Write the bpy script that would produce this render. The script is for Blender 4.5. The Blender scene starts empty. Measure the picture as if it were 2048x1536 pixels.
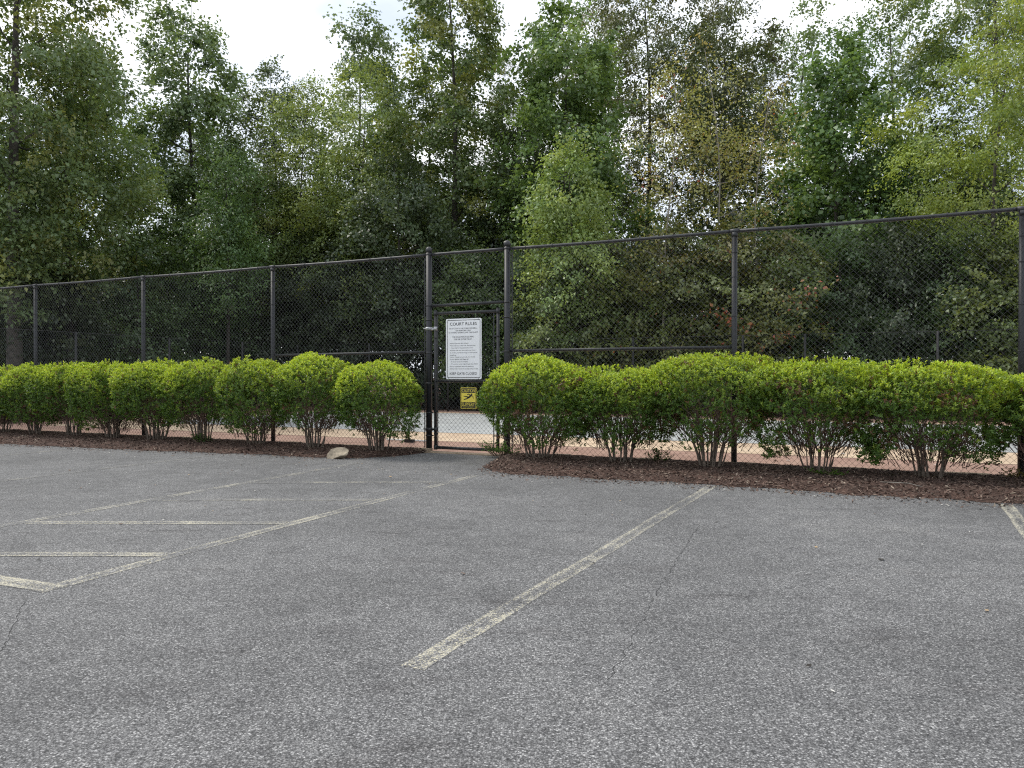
import bpy, math, random
import numpy as np
from mathutils import Vector, Matrix

random.seed(7)
rng = np.random.default_rng(11)
R = math.radians
sc = bpy.context.scene
col = sc.collection

# ------------------------------------------------------------------ camera
cam = bpy.data.cameras.new("camera")
cam.lens = 26.19
cam.sensor_width = 36.0
cam.clip_start = 0.05
cam.clip_end = 1500
camo = bpy.data.objects.new("camera", cam)
camo.location = (0, 0, 1.149)
camo.rotation_euler = (R(90 - 0.55), 0, 0)
col.objects.link(camo)
sc.camera = camo

# ------------------------------------------------------------------ world: bright thin overcast
SUN_EL, SUN_AZ = 52.0, -62.0          # azimuth from +Y towards +X
world = bpy.data.worlds.new("World")
sc.world = world
world.use_nodes = True
nt = world.node_tree
nt.nodes.clear()
wo = nt.nodes.new("ShaderNodeOutputWorld")
bg = nt.nodes.new("ShaderNodeBackground")
sky = nt.nodes.new("ShaderNodeTexSky")
sky.sky_type = 'NISHITA'
sky.sun_disc = False
sky.sun_elevation = R(SUN_EL)
sky.sun_rotation = R(SUN_AZ)
sky.air_density = 1.0
sky.dust_density = 2.0
tc = nt.nodes.new("ShaderNodeTexCoord")
mp = nt.nodes.new("ShaderNodeMapping")
mp.inputs['Scale'].default_value = (1.0, 1.0, 2.2)
nz = nt.nodes.new("ShaderNodeTexNoise")
nz.inputs['Scale'].default_value = 2.6
nz.inputs['Detail'].default_value = 6.0
nz.inputs['Roughness'].default_value = 0.5
rp = nt.nodes.new("ShaderNodeValToRGB")
rp.color_ramp.elements[0].position = 0.40
rp.color_ramp.elements[0].color = (0.50, 0.555, 0.645, 1)
rp.color_ramp.elements[1].position = 0.66
rp.color_ramp.elements[1].color = (1.0, 1.0, 1.0, 1)
cl = nt.nodes.new("ShaderNodeVectorMath")
cl.operation = 'SCALE'
cl.inputs['Scale'].default_value = 9.2
mx = nt.nodes.new("ShaderNodeMix")
mx.data_type = 'RGBA'
mx.inputs['Factor'].default_value = 0.90
L = nt.links.new
L(tc.outputs['Generated'], mp.inputs['Vector'])
L(mp.outputs['Vector'], nz.inputs['Vector'])
L(nz.outputs['Fac'], rp.inputs['Fac'])
L(rp.outputs['Color'], cl.inputs[0])
L(sky.outputs['Color'], mx.inputs[6])
L(cl.outputs['Vector'], mx.inputs[7])
L(mx.outputs[2], bg.inputs['Color'])
bg.inputs['Strength'].default_value = 0.12
L(bg.outputs['Background'], wo.inputs['Surface'])

sun = bpy.data.lights.new("sun", 'SUN')
sun.energy = 1.5
sun.angle = R(18)
sun.color = (1.0, 0.95, 0.86)
suno = bpy.data.objects.new("sun", sun)
sd = Vector((math.sin(R(SUN_AZ)) * math.cos(R(SUN_EL)), math.cos(R(SUN_AZ)) * math.cos(R(SUN_EL)), math.sin(R(SUN_EL))))
suno.rotation_euler = sd.to_track_quat('Z', 'Y').to_euler()
col.objects.link(suno)

vs = sc.view_settings
vs.view_transform = 'Standard'
vs.look = 'None'
vs.exposure = 0.66
vs.gamma = 1.0
vs.use_curve_mapping = False
sc.render.engine = 'CYCLES'
sc.cycles.max_bounces = 7
sc.cycles.diffuse_bounces = 4
sc.cycles.glossy_bounces = 2
sc.cycles.transmission_bounces = 4
sc.cycles.use_denoising = False
sc.cycles.filter_width = 1.15
sc.cycles.denoising_prefilter = 'ACCURATE'
sc.render.film_transparent = False

# ------------------------------------------------------------------ frame of the court: u along the fence, v away from the car park
TH = R(24.23)
OX, OY = -0.07, 10.897
def W(u, v, z=0.0):
    return (OX + u * math.cos(TH) + v * math.sin(TH), OY - u * math.sin(TH) + v * math.cos(TH), z)

# ------------------------------------------------------------------ helpers
def tag(o, label=None, cat=None, group=None, kind=None):
    if label: o["label"] = label
    if cat: o["category"] = cat
    if group: o["group"] = group
    if kind: o["kind"] = kind
    return o

def obj(name, me, mat=None, parent=None, loc=(0, 0, 0), rot=(0, 0, 0)):
    o = bpy.data.objects.new(name, me)
    col.objects.link(o)
    if mat and me and not me.materials:
        me.materials.append(mat)
    o.parent = parent
    o.location = loc
    o.rotation_euler = rot
    return o

def empty(name, loc, rz=0.0):
    o = bpy.data.objects.new(name, None)
    o.empty_display_size = 0.2
    col.objects.link(o)
    o.location = loc
    o.rotation_euler = (0, 0, rz)
    return o

def arrays_mesh(name, V, Q, fcol=None, smooth=False):
    """V (n,3), Q (m,k) same-sized faces, fcol (m,3) face colours."""
    me = bpy.data.meshes.new(name)
    V = np.asarray(V, dtype=np.float32); Q = np.asarray(Q, dtype=np.int32)
    m, k = Q.shape
    me.vertices.add(len(V)); me.vertices.foreach_set("co", V.ravel())
    me.loops.add(m * k); me.loops.foreach_set("vertex_index", Q.ravel())
    me.polygons.add(m)
    me.polygons.foreach_set("loop_start", np.arange(0, m * k, k, dtype=np.int32))
    me.polygons.foreach_set("loop_total", np.full(m, k, dtype=np.int32))
    if smooth:
        me.polygons.foreach_set("use_smooth", np.ones(m, dtype=bool))
    if fcol is not None:
        at = me.attributes.new("col", 'FLOAT_COLOR', 'FACE')
        c = np.ones((m, 4), dtype=np.float32); c[:, :3] = fcol
        at.data.foreach_set("color", c.ravel())
    me.update(calc_edges=True)
    return me

class MB:
    def __init__(self):
        self.v = []; self.f = []; self.s = []
    def add(self, vs_, fs_, smooth=False):
        b = len(self.v)
        self.v.extend(tuple(map(float, p)) for p in vs_)
        for f in fs_:
            self.f.append(tuple(b + i for i in f)); self.s.append(smooth)
        return self
    def box(self, x0, x1, y0, y1, z0, z1):
        vs_ = [(x, y, z) for z in (z0, z1) for y in (y0, y1) for x in (x0, x1)]
        return self.add(vs_, [(0, 2, 3, 1), (4, 5, 7, 6), (0, 1, 5, 4), (2, 6, 7, 3), (0, 4, 6, 2), (1, 3, 7, 5)])
    def tube(self, pts, rad, n=8, cap=True, smooth=True):
        pts = [Vector(p) for p in pts]
        if not hasattr(rad, '__len__'): rad = [rad] * len(pts)
        vs_ = []; fs_ = []
        for i, p in enumerate(pts):
            a = pts[max(i - 1, 0)]; b = pts[min(i + 1, len(pts) - 1)]
            t = (b - a)
            if t.length < 1e-9: t = Vector((0, 0, 1))
            t.normalize()
            ref = Vector((0, 0, 1)) if abs(t.z) < 0.9 else Vector((1, 0, 0))
            x = t.cross(ref).normalized(); y = t.cross(x)
            for k in range(n):
                an = 2 * math.pi * k / n
                vs_.append(p + (x * math.cos(an) + y * math.sin(an)) * rad[i])
        for i in range(len(pts) - 1):
            for k in range(n):
                fs_.append((i * n + k, (i + 1) * n + k, (i + 1) * n + (k + 1) % n, i * n + (k + 1) % n))
        self.add(vs_, fs_, smooth)
        if cap:
            b = len(self.v) - len(vs_)
            self.f.append(tuple(b + k for k in range(n))); self.s.append(False)
            e = b + (len(pts) - 1) * n
            self.f.append(tuple(e + n - 1 - k for k in range(n))); self.s.append(False)
        return self
    def mesh(self, name):
        me = bpy.data.meshes.new(name)
        me.from_pydata(self.v, [], self.f)
        me.polygons.foreach_set("use_smooth", self.s)
        me.update()
        return me

# ------------------------------------------------------------------ materials
def mat_new(name):
    m = bpy.data.materials.new(name); m.use_nodes = True
    n = m.node_tree; n.nodes.clear()
    out = n.nodes.new("ShaderNodeOutputMaterial")
    return m, n, out

def node(n, t, **kw):
    x = n.nodes.new(t)
    for k, v in kw.items():
        if k.startswith('_'): setattr(x, k[1:], v)
        else: x.inputs[k.replace('__', ' ')].default_value = v
    return x

def ramp(n, stops):
    r = n.nodes.new("ShaderNodeValToRGB")
    els = r.color_ramp.elements
    while len(els) < len(stops): els.new(0.5)
    for e, (p, c) in zip(els, stops):
        e.position = p; e.color = c if len(c) == 4 else (*c, 1)
    return r

def mixc(n, fac, a, b, mode='MIX'):
    m = n.nodes.new("ShaderNodeMix"); m.data_type = 'RGBA'; m.blend_type = mode
    for sock, val in ((m.inputs[0], fac), (m.inputs[6], a), (m.inputs[7], b)):
        if hasattr(val, 'is_output'): n.links.new(val, sock)
        elif hasattr(val, '__len__'): sock.default_value = (*val, 1) if len(val) == 3 else val
        else: sock.default_value = val
    return m.outputs[2]

def plain(name, c, rough=0.6, metal=0.0, var=0.12, scale=20.0, bump=0.0):
    m, n, out = mat_new(name)
    p = node(n, "ShaderNodeBsdfPrincipled", Roughness=rough, Metallic=metal)
    t = n.nodes.new("ShaderNodeTexCoord")
    z = node(n, "ShaderNodeTexNoise", Scale=scale, Detail=5.0)
    n.links.new(t.outputs['Object'], z.inputs['Vector'])
    r = ramp(n, [(0.3, tuple(x * (1 - var) for x in c)), (0.7, tuple(min(1, x * (1 + var)) for x in c))])
    n.links.new(z.outputs['Fac'], r.inputs['Fac'])
    n.links.new(r.outputs['Color'], p.inputs['Base Color'])
    if bump:
        b = node(n, "ShaderNodeBump", Strength=bump, Distance=0.02)
        n.links.new(z.outputs['Fac'], b.inputs['Height'])
        n.links.new(b.outputs['Normal'], p.inputs['Normal'])
    n.links.new(p.outputs[0], out.inputs[0])
    return m

def leaf_mat(name, gloss=0.5, rough=0.5, trans=0.35, tboost=1.5, grey=0.0):
    m, n, out = mat_new(name)
    a = n.nodes.new("ShaderNodeAttribute"); a.attribute_name = "col"
    p = node(n, "ShaderNodeBsdfPrincipled", Roughness=rough)
    p.inputs['Specular IOR Level'].default_value = gloss
    n.links.new(a.outputs['Color'], p.inputs['Base Color'])
    tr = n.nodes.new("ShaderNodeBsdfTranslucent")
    tcx = mixc(n, 1.0, a.outputs['Color'], (1.25 * tboost, 1.15 * tboost, 0.55 * tboost), 'MULTIPLY')
    n.links.new(tcx, tr.inputs['Color'])
    ms = node(n, "ShaderNodeMixShader", Fac=trans)
    n.links.new(p.outputs[0], ms.inputs[1]); n.links.new(tr.outputs[0], ms.inputs[2])
    n.links.new(ms.outputs[0], out.inputs[0])
    return m

def asphalt_nodes(n):
    """colour socket, normal socket of the car park's asphalt, in world metres."""
    g = n.nodes.new("ShaderNodeNewGeometry")
    v1 = node(n, "ShaderNodeTexVoronoi", Scale=150.0)
    v2 = node(n, "ShaderNodeTexVoronoi", Scale=260.0)
    big = node(n, "ShaderNodeTexNoise", Scale=0.55, Detail=6.0, Roughness=0.62)
    mid = node(n, "ShaderNodeTexNoise", Scale=5.0, Detail=6.0, Roughness=0.7)
    mpp = n.nodes.new("ShaderNodeMapping"); mpp.inputs['Rotation'].default_value = (0, 0, TH)
    mpp.inputs['Scale'].default_value = (1.0, 3.2, 1.0)
    stain = node(n, "ShaderNodeTexNoise", Scale=1.3, Detail=8.0, Roughness=0.75)
    for x in (v1, v2, big, mid, mpp):
        n.links.new(g.outputs['Position'], x.inputs['Vector'])
    n.links.new(mpp.outputs['Vector'], stain.inputs['Vector'])
    sep1 = n.nodes.new("ShaderNodeSeparateColor"); n.links.new(v1.outputs['Color'], sep1.inputs[0])
    sep2 = n.nodes.new("ShaderNodeSeparateColor"); n.links.new(v2.outputs['Color'], sep2.inputs[0])
    r1 = ramp(n, [(0.0, (0.03, 0.030, 0.030)), (0.28, (0.115, 0.114, 0.113)), (0.60, (0.225, 0.223, 0.220)),
                  (0.86, (0.36, 0.356, 0.350)), (1.0, (0.72, 0.71, 0.69))])
    n.links.new(sep1.outputs[0], r1.inputs['Fac'])
    r2 = ramp(n, [(0.0, (0.06, 0.059, 0.059)), (0.6, (0.205, 0.203, 0.200)), (1.0, (0.46, 0.455, 0.447))])
    n.links.new(sep2.outputs[1], r2.inputs['Fac'])
    c = mixc(n, 0.40, r1.outputs['Color'], r2.outputs['Color'])
    # dark binder in the joints between stones
    e = ramp(n, [(0.25, (1, 1, 1)), (0.75, (0.42, 0.42, 0.43))]); n.links.new(v1.outputs['Distance'], e.inputs['Fac'])
    sc1 = n.nodes.new("ShaderNodeMath"); sc1.operation = 'MULTIPLY'; sc1.inputs[1].default_value = 1.0
    n.links.new(v1.outputs['Distance'], sc1.inputs[0]); n.links.new(sc1.outputs[0], e.inputs['Fac'])
    c = mixc(n, 1.0, c, e.outputs['Color'], 'MULTIPLY')
    rb = ramp(n, [(0.33, (0.74, 0.74, 0.74)), (0.55, (1.02, 1.02, 1.02)), (0.72, (1.22, 1.21, 1.19))])
    n.links.new(big.outputs['Fac'], rb.inputs['Fac'])
    c = mixc(n, 1.0, c, rb.outputs['Color'], 'MULTIPLY')
    rm = ramp(n, [(0.36, (0.80, 0.80, 0.81)), (0.6, (1.08, 1.08, 1.08))])
    n.links.new(mid.outputs['Fac'], rm.inputs['Fac'])
    c = mixc(n, 0.7, c, mixc(n, 1.0, c, rm.outputs['Color'], 'MULTIPLY'))
    rs = ramp(n, [(0.55, (1, 1, 1)), (0.62, (0.84, 0.83, 0.83)), (0.72, (0.50, 0.49, 0.49))])
    n.links.new(stain.outputs['Fac'], rs.inputs['Fac'])
    c = mixc(n, 1.0, c, rs.outputs['Color'], 'MULTIPLY')
    b = node(n, "ShaderNodeBump", Strength=0.75, Distance=0.006)
    hh = n.nodes.new("ShaderNodeMath"); hh.operation = 'ADD'
    n.links.new(sep1.outputs[1], hh.inputs[0]); n.links.new(mid.outputs['Fac'], hh.inputs[1])
    n.links.new(hh.outputs[0], b.inputs['Height'])
    return g, c, b.outputs['Normal'], v1, sep1

def asphalt_mat():
    m, n, out = mat_new("asphalt")
    p = node(n, "ShaderNodeBsdfPrincipled", Roughness=0.85)
    g, c, nr, *_ = asphalt_nodes(n)
    n.links.new(c, p.inputs['Base Color']); n.links.new(nr, p.inputs['Normal'])
    n.links.new(p.outputs[0], out.inputs[0])
    return m

def paint_mat():
    """worn cream stall paint: stones show through, more so along the middle of the stripe and where the object colour alpha is low."""
    m, n, out = mat_new("worn_cream_paint")
    p = node(n, "ShaderNodeBsdfPrincipled", Roughness=0.8)
    g, c, nr, v1, sep1 = asphalt_nodes(n)
    uv = n.nodes.new("ShaderNodeUVMap")
    sx = n.nodes.new("ShaderNodeSeparateXYZ"); n.links.new(uv.outputs[0], sx.inputs[0])
    wear = node(n, "ShaderNodeTexNoise", Scale=2.2, Detail=6.0, Roughness=0.7)
    n.links.new(g.outputs['Position'], wear.inputs['Vector'])
    fine = node(n, "ShaderNodeTexNoise", Scale=90.0, Detail=3.0)
    n.links.new(g.outputs['Position'], fine.inputs['Vector'])
    def M(op, a, b):
        x = n.nodes.new("ShaderNodeMath"); x.operation = op
        for s, val in zip(x.inputs, (a, b)):
            if hasattr(val, 'is_output'): n.links.new(val, s)
            else: s.default_value = val
        return x.outputs[0]
    off = M('ABSOLUTE', M('SUBTRACT', sx.outputs[1], 0.5), 0.0)      # 0 at the middle, 0.5 at an edge
    edge = M('ADD', M('MULTIPLY', off, 1.0), -0.13)
    oi = n.nodes.new("ShaderNodeObjectInfo")
    amt = M('ADD', M('ADD', M('ADD', M('MULTIPLY', wear.outputs['Fac'], 2.0), -0.55), edge), M('MULTIPLY', oi.outputs['Alpha'], 0.8))
    amt = M('ADD', amt, M('MULTIPLY', M('SUBTRACT', sep1.outputs[2], 0.5), 0.85))
    amt = M('ADD', amt, M('MULTIPLY', M('SUBTRACT', fine.outputs['Fac'], 0.5), 0.6))
    rough_edge = M('SUBTRACT', 0.5, off)
    r = ramp(n, [(0.0, (0, 0, 0)), (1.0, (1, 1, 1))])
    n.links.new(M('MULTIPLY', M('SUBTRACT', amt, 1.0), 3.5), r.inputs['Fac'])
    e2 = M('MULTIPLY', M('ADD', rough_edge, M('MULTIPLY', M('SUBTRACT', fine.outputs['Fac'], 0.55), 0.35)), 14.0)
    cl_ = n.nodes.new("ShaderNodeClamp"); n.links.new(e2, cl_.inputs[0])
    fac = M('MULTIPLY', r.outputs['Color'], cl_.outputs[0])
    pc = mixc(n, sep1.outputs[0], (0.40, 0.372, 0.28), (0.58, 0.54, 0.42))
    n.links.new(mixc(n, fac, c, pc), p.inputs['Base Color']); n.links.new(nr, p.inputs['Normal'])
    n.links.new(p.outputs[0], out.inputs[0])
    return m

def ground_mat(name, stops, scale, bump=0.6, rough=0.95):
    m, n, out = mat_new(name)
    p = node(n, "ShaderNodeBsdfPrincipled", Roughness=rough)
    g = n.nodes.new("ShaderNodeNewGeometry")
    a = node(n, "ShaderNodeTexNoise", Scale=scale, Detail=8.0, Roughness=0.7)
    b = node(n, "ShaderNodeTexNoise", Scale=scale * 0.08, Detail=4.0)
    n.links.new(g.outputs['Position'], a.inputs['Vector']); n.links.new(g.outputs['Position'], b.inputs['Vector'])
    r = ramp(n, stops); n.links.new(a.outputs['Fac'], r.inputs['Fac'])
    rb = ramp(n, [(0.3, (0.75, 0.75, 0.75)), (0.7, (1.15, 1.15, 1.15))]); n.links.new(b.outputs['Fac'], rb.inputs['Fac'])
    n.links.new(mixc(n, 1.0, r.outputs['Color'], rb.outputs['Color'], 'MULTIPLY'), p.inputs['Base Color'])
    bm = node(n, "ShaderNodeBump", Strength=bump, Distance=0.03)
    n.links.new(a.outputs['Fac'], bm.inputs['Height']); n.links.new(bm.outputs['Normal'], p.inputs['Normal'])
    n.links.new(p.outputs[0], out.inputs[0])
    return m

def vcol_mat(name, rough=0.9):
    m, n, out = mat_new(name)
    p = node(n, "ShaderNodeBsdfPrincipled", Roughness=rough)
    a = n.nodes.new("ShaderNodeAttribute"); a.attribute_name = "col"
    n.links.new(a.outputs['Color'], p.inputs['Base Color'])
    n.links.new(p.outputs[0], out.inputs[0])
    return m

M_asphalt = asphalt_mat()
M_paint = paint_mat()
M_mulch = ground_mat("pine_bark_mulch", [(0.3, (0.025, 0.013, 0.009)), (0.5, (0.085, 0.045, 0.032)), (0.7, (0.17, 0.10, 0.072))], 45.0, 1.0)
M_forest = ground_mat("leaf_litter", [(0.3, (0.05, 0.026, 0.017)), (0.55, (0.14, 0.075, 0.05)), (0.75, (0.24, 0.15, 0.10))], 14.0, 0.8)
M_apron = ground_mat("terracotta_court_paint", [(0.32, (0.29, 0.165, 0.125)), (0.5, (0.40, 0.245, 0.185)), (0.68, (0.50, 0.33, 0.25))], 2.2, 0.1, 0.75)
M_sand = ground_mat("sand_court_paint", [(0.32, (0.47, 0.34, 0.23)), (0.5, (0.60, 0.45, 0.31)), (0.68, (0.70, 0.55, 0.39))], 1.6, 0.1, 0.75)
M_blue = ground_mat("grey_blue_court_paint", [(0.32, (0.32, 0.33, 0.325)), (0.5, (0.40, 0.41, 0.40)), (0.68, (0.48, 0.49, 0.475))], 1.4, 0.1, 0.75)
M_cline = plain("white_court_line", (0.75, 0.76, 0.75), 0.7)
M_conc = ground_mat("concrete_edge", [(0.35, (0.26, 0.20, 0.14)), (0.65, (0.40, 0.32, 0.23))], 12.0, 0.3)
M_post = plain("black_vinyl_post", (0.012, 0.0132, 0.0165), 0.5, var=0.25, scale=6.0)
M_rail = plain("black_vinyl_rail", (0.022, 0.023, 0.025), 0.5, var=0.35, scale=9.0)
M_wire = plain("vinyl_wire", (0.062, 0.064, 0.066), 0.42, var=0.3, scale=2.0)
M_wire_far = plain("far_wire", (0.022, 0.033, 0.036), 0.5, var=0.3, scale=2.0)
M_galv = plain("galvanised_band", (0.42, 0.43, 0.44), 0.45, 0.6)
M_signw = plain("sign_white", (0.80, 0.81, 0.82), 0.45, var=0.03, scale=3.0)
M_ink = plain("sign_ink", (0.018, 0.018, 0.02), 0.5, var=0.1)
M_ink2 = plain("sign_grey_ink", (0.10, 0.105, 0.11), 0.5, var=0.1)
M_yellow = plain("sign_yellow", (0.80, 0.66, 0.09), 0.45, var=0.05, scale=5.0)
M_rock = plain("sandstone", (0.29, 0.245, 0.18), 0.9, var=0.55, scale=9.0, bump=0.8)
M_stem = plain("bush_bark", (0.125, 0.10, 0.078), 0.85, var=0.45, scale=25.0, bump=0.4)
M_twig = plain("twig_bark", (0.15, 0.095, 0.07), 0.9, var=0.3, scale=25.0)
M_bark = plain("grey_bark", (0.070, 0.062, 0.053), 0.95, var=0.45, scale=7.0, bump=0.9)
M_barkd = plain("dark_bark", (0.045, 0.040, 0.034), 0.95, var=0.45, scale=7.0, bump=0.9)
M_barkp = plain("pale_bark", (0.24, 0.22, 0.19), 0.9, var=0.35, scale=6.0, bump=0.5)
M_leaf = leaf_mat("tree_leaf", 0.65, 0.42, 0.27, 1.6)
M_bush = leaf_mat("bush_leaf", 0.4, 0.46, 0.36, 1.5)
M_chip = vcol_mat("mulch_chip")
M_dark = plain("crack_shadow", (0.02, 0.02, 0.02), 1.0)
M_black = plain("black_rubber", (0.015, 0.015, 0.016), 0.6)
M_pole = plain("aluminium_pole", (0.55, 0.52, 0.45), 0.5, 0.2)
M_pipe = plain("white_pvc", (0.74, 0.74, 0.72), 0.4, var=0.04)
M_needle = vcol_mat("needle")

# ------------------------------------------------------------------ the setting
def sheet(name, pts, z, mat, parent=None, label=None, kind='structure'):
    mb = MB(); mb.add([(p[0], p[1], z) for p in pts], [tuple(range(len(pts)))])
    o = obj(name, mb.mesh(name), mat, parent)
    if parent is None: tag(o, label, kind=kind)
    return o

gr = sheet("woodland_ground", [(-500, -500), (500, -500), (500, 900), (-500, 900)], -0.03, M_forest,
           label="brown leaf littered woodland floor under the trees")
lot = sheet("parking_lot", [W(-60, -60)[:2], W(60, -60)[:2], W(60, -0.16)[:2], W(-60, -0.16)[:2]], 0.0, M_asphalt,
            label="worn grey asphalt of the car park")

NSTR = [0]
def stripe(p, q, width, wear, parent=lot):
    """painted stripe from (u,v) p to q as an irregular thin sheet; wear -> object colour alpha."""
    a = Vector((*W(*p)[:2], 0)); b = Vector((*W(*q)[:2], 0))
    d = (b - a); ln = d.length; d.normalize(); s = Vector((-d.y, d.x, 0))
    n = max(4, int(ln / 0.25)); V = []; F = []; uvs = []
    for i in range(n + 1):
        t = i / n
        w = width * (0.5 + 0.03 * math.sin(i * 1.7) + 0.03 * random.random())
        c = a + d * ln * t + s * 0.004 * math.sin(i * 0.6)
        V += [c - s * w, c + s * w]
    for i in range(n): F.append((2 * i, 2 * i + 2, 2 * i + 3, 2 * i + 1))
    me = bpy.data.meshes.new("stall_line"); NSTR[0] += 1; zz_ = 0.0010 + 0.00010 * NSTR[0]; wear -= 0.19; width *= 0.82; me.from_pydata([(v.x, v.y, zz_) for v in V], [], F); me.update()
    ul = me.uv_layers.new(name="UVMap")
    for poly in me.polygons:
        for li in poly.loop_indices:
            vi = me.loops[li].vertex_index
            ul.data[li].uv = ((vi // 2) / n, vi % 2)
    if me.polygons[0].normal.z < 0: me.flip_normals()
    o = obj("stall_line", me, M_paint, parent)
    o.color = (1, 1, 1, wear)
    return o

stripe((3.24, -1.86), (2.97, -7.40), 0.115, 0.66)
stripe((5.84, -1.98), (5.50, -7.40), 0.115, 0.74)
stripe((0.59, -1.64), (0.57, -3.9), 0.10, 0.52)
stripe((0.57, -3.9), (0.58, -7.33), 0.115, 0.62)
stripe((-1.42, -1.72), (-1.40, -4.4), 0.10, 0.50)
stripe((-1.40, -4.4), (-1.40, -7.35), 0.11, 0.60)
stripe((-3.93, -1.82), (-3.98, -7.3), 0.10, 0.36)
stripe((-6.73, -1.78), (-6.62, -7.3), 0.10, 0.36)
stripe((-9.3, -1.9), (-9.3, -7.3), 0.10, 0.3)
stripe((8.5, -1.9), (8.3, -7.4), 0.11, 0.6)
stripe((0.63, -7.25), (-1.45, -7.31), 0.13, 0.88)
stripe((-1.35, -3.70), (0.52, -2.82), 0.10, 0.46)
stripe((-1.35, -4.95), (0.52, -4.10), 0.105, 0.52)
stripe((-1.35, -6.13), (0.52, -5.31), 0.11, 0.70)
stripe((-1.30, -7.25), (0.52, -6.45), 0.11, 0.74)

# crack across the stall, a narrow dark slit
def crack(pts, w):
    V = []; F = []
    for i, (u, v) in enumerate(pts):
        x, y, _ = W(u, v)
        ww = w * (0.3 + 0.9 * random.random())
        V += [(x - ww, y, 0.0008), (x + ww, y + ww * 0.3, 0.0008)]
    for i in range(len(pts) - 1): F.append((2 * i, 2 * i + 1, 2 * i + 3, 2 * i + 2))
    mb = MB(); mb.add(V, F)
    return obj("crack", mb.mesh("crack"), M_dark, lot)
def wig(p, q, n, a):
    return [(p[0] + (q[0] - p[0]) * i / n + random.uniform(-a, a), p[1] + (q[1] - p[1]) * i / n) for i in range(n + 1)]
crack(wig((3.49, -4.0), (3.59, -5.6), 40, 0.010), 0.0016)
crack(wig((3.59, -5.65), (3.72, -7.2), 40, 0.012), 0.0018)
crack(wig((0.62, -7.4), (1.5, -8.1), 40, 0.012), 0.0014)

# court slab: apron, bands, playing surface, lines
def ub(u0, u1, v0, v1): return [W(u0, v0)[:2], W(u1, v0)[:2], W(u1, v1)[:2], W(u0, v1)[:2]]
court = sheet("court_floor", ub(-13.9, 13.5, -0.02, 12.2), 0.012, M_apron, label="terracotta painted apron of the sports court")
sheet("sand_band", ub(-12.6, 12.5, 1.55, 10.9), 0.016, M_sand, court)
sheet("playing_surface", ub(-11.2, 11.2, 3.3, 10.4), 0.020, M_blue, court)
for v in (4.7, 7.6, 9.6):
    sheet("court_line", ub(-10.4, 10.4, v - 0.03, v + 0.03), 0.024, M_cline, court)
for u in (-10.4, -5.2, -1.4, 5.2, 10.4):
    sheet("court_line", ub(u - 0.03, u + 0.03, 4.73, 9.57), 0.0245, M_cline, court)
mb = MB()
xs_ = np.linspace(-14, 13.5, 111)
for i in range(110):
    if -1.27 < xs_[i] < -0.1: zt = 0.016
    else: zt = 0.045 + 0.012 * math.sin(i * 1.3) + 0.008 * random.random()
    mb.box(xs_[i], xs_[i + 1] - 0.002, -0.17, -0.021 + 0.01 * random.random(), -0.03, zt)
kerb = tag(obj("court_kerb", mb.mesh("court_kerb"), M_conc, None, W(0, 0), (0, 0, -TH)), "low crumbling concrete edging at the foot of the fence", kind='structure')

# mulch beds: mounded strips with a wandering edge
def bed(name, edge_uv, label):
    """edge_uv: outline of the car-park side from low u to high u; back at v=-0.12"""
    us = np.array([p[0] for p in edge_uv]); vv = np.array([p[1] for p in edge_uv])
    u = np.arange(us[0], us[-1] + 1e-6, 0.06)
    e = np.interp(u, us, vv) + 0.035 * np.sin(u * 5.1) + 0.03 * np.sin(u * 11.7 + 1) + rng.normal(0, 0.018, len(u))
    K = 26; V = []
    for i, uu in enumerate(u):
        for k in range(K + 1):
            t = k / K
            v = e[i] + (-0.165 - e[i]) * t
            endt = min(1.0, min(uu - us[0], us[-1] - uu) / 0.35 + 0.02)
            z = 0.003 + 0.06 * min(1.0, (t * (abs(e[i]) / 0.55))) ** 0.7 * endt + (rng.normal(0, 0.007) if 0 < k else 0)
            V.append(W(uu, v, max(z, 0.002)))
    n = len(u); i, k = np.meshgrid(np.arange(n - 1), np.arange(K), indexing='ij')
    a = (i * (K + 1) + k).ravel()
    Q = np.stack([a, a + K + 1, a + K + 2, a + 1], 1)
    o = obj(name, arrays_mesh(name, V, Q, smooth=True), M_mulch)
    tag(o, label, kind='structure')
    return u, e
bedL = bed("mulch_bed", [(-16, -2.0), (-8.8, -1.86), (-7.5, -1.80), (-5.4, -1.65), (-3.6, -1.42), (-2.3, -1.36), (-1.75, -1.20), (-1.42, -0.72), (-1.30, -0.22)],
           "reddish brown mulch bed under the long row of shrubs")
bedR = bed("mulch_bed", [(0.02, -0.20), (0.16, -0.62), (0.34, -1.45), (0.55, -1.72), (1.0, -1.86), (2.0, -1.84), (3.3, -1.80), (4.1, -1.88), (5.0, -1.92), (6.0, -1.86), (9, -1.9)],
           "reddish brown mulch bed under the shrubs beside the gate")

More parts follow.
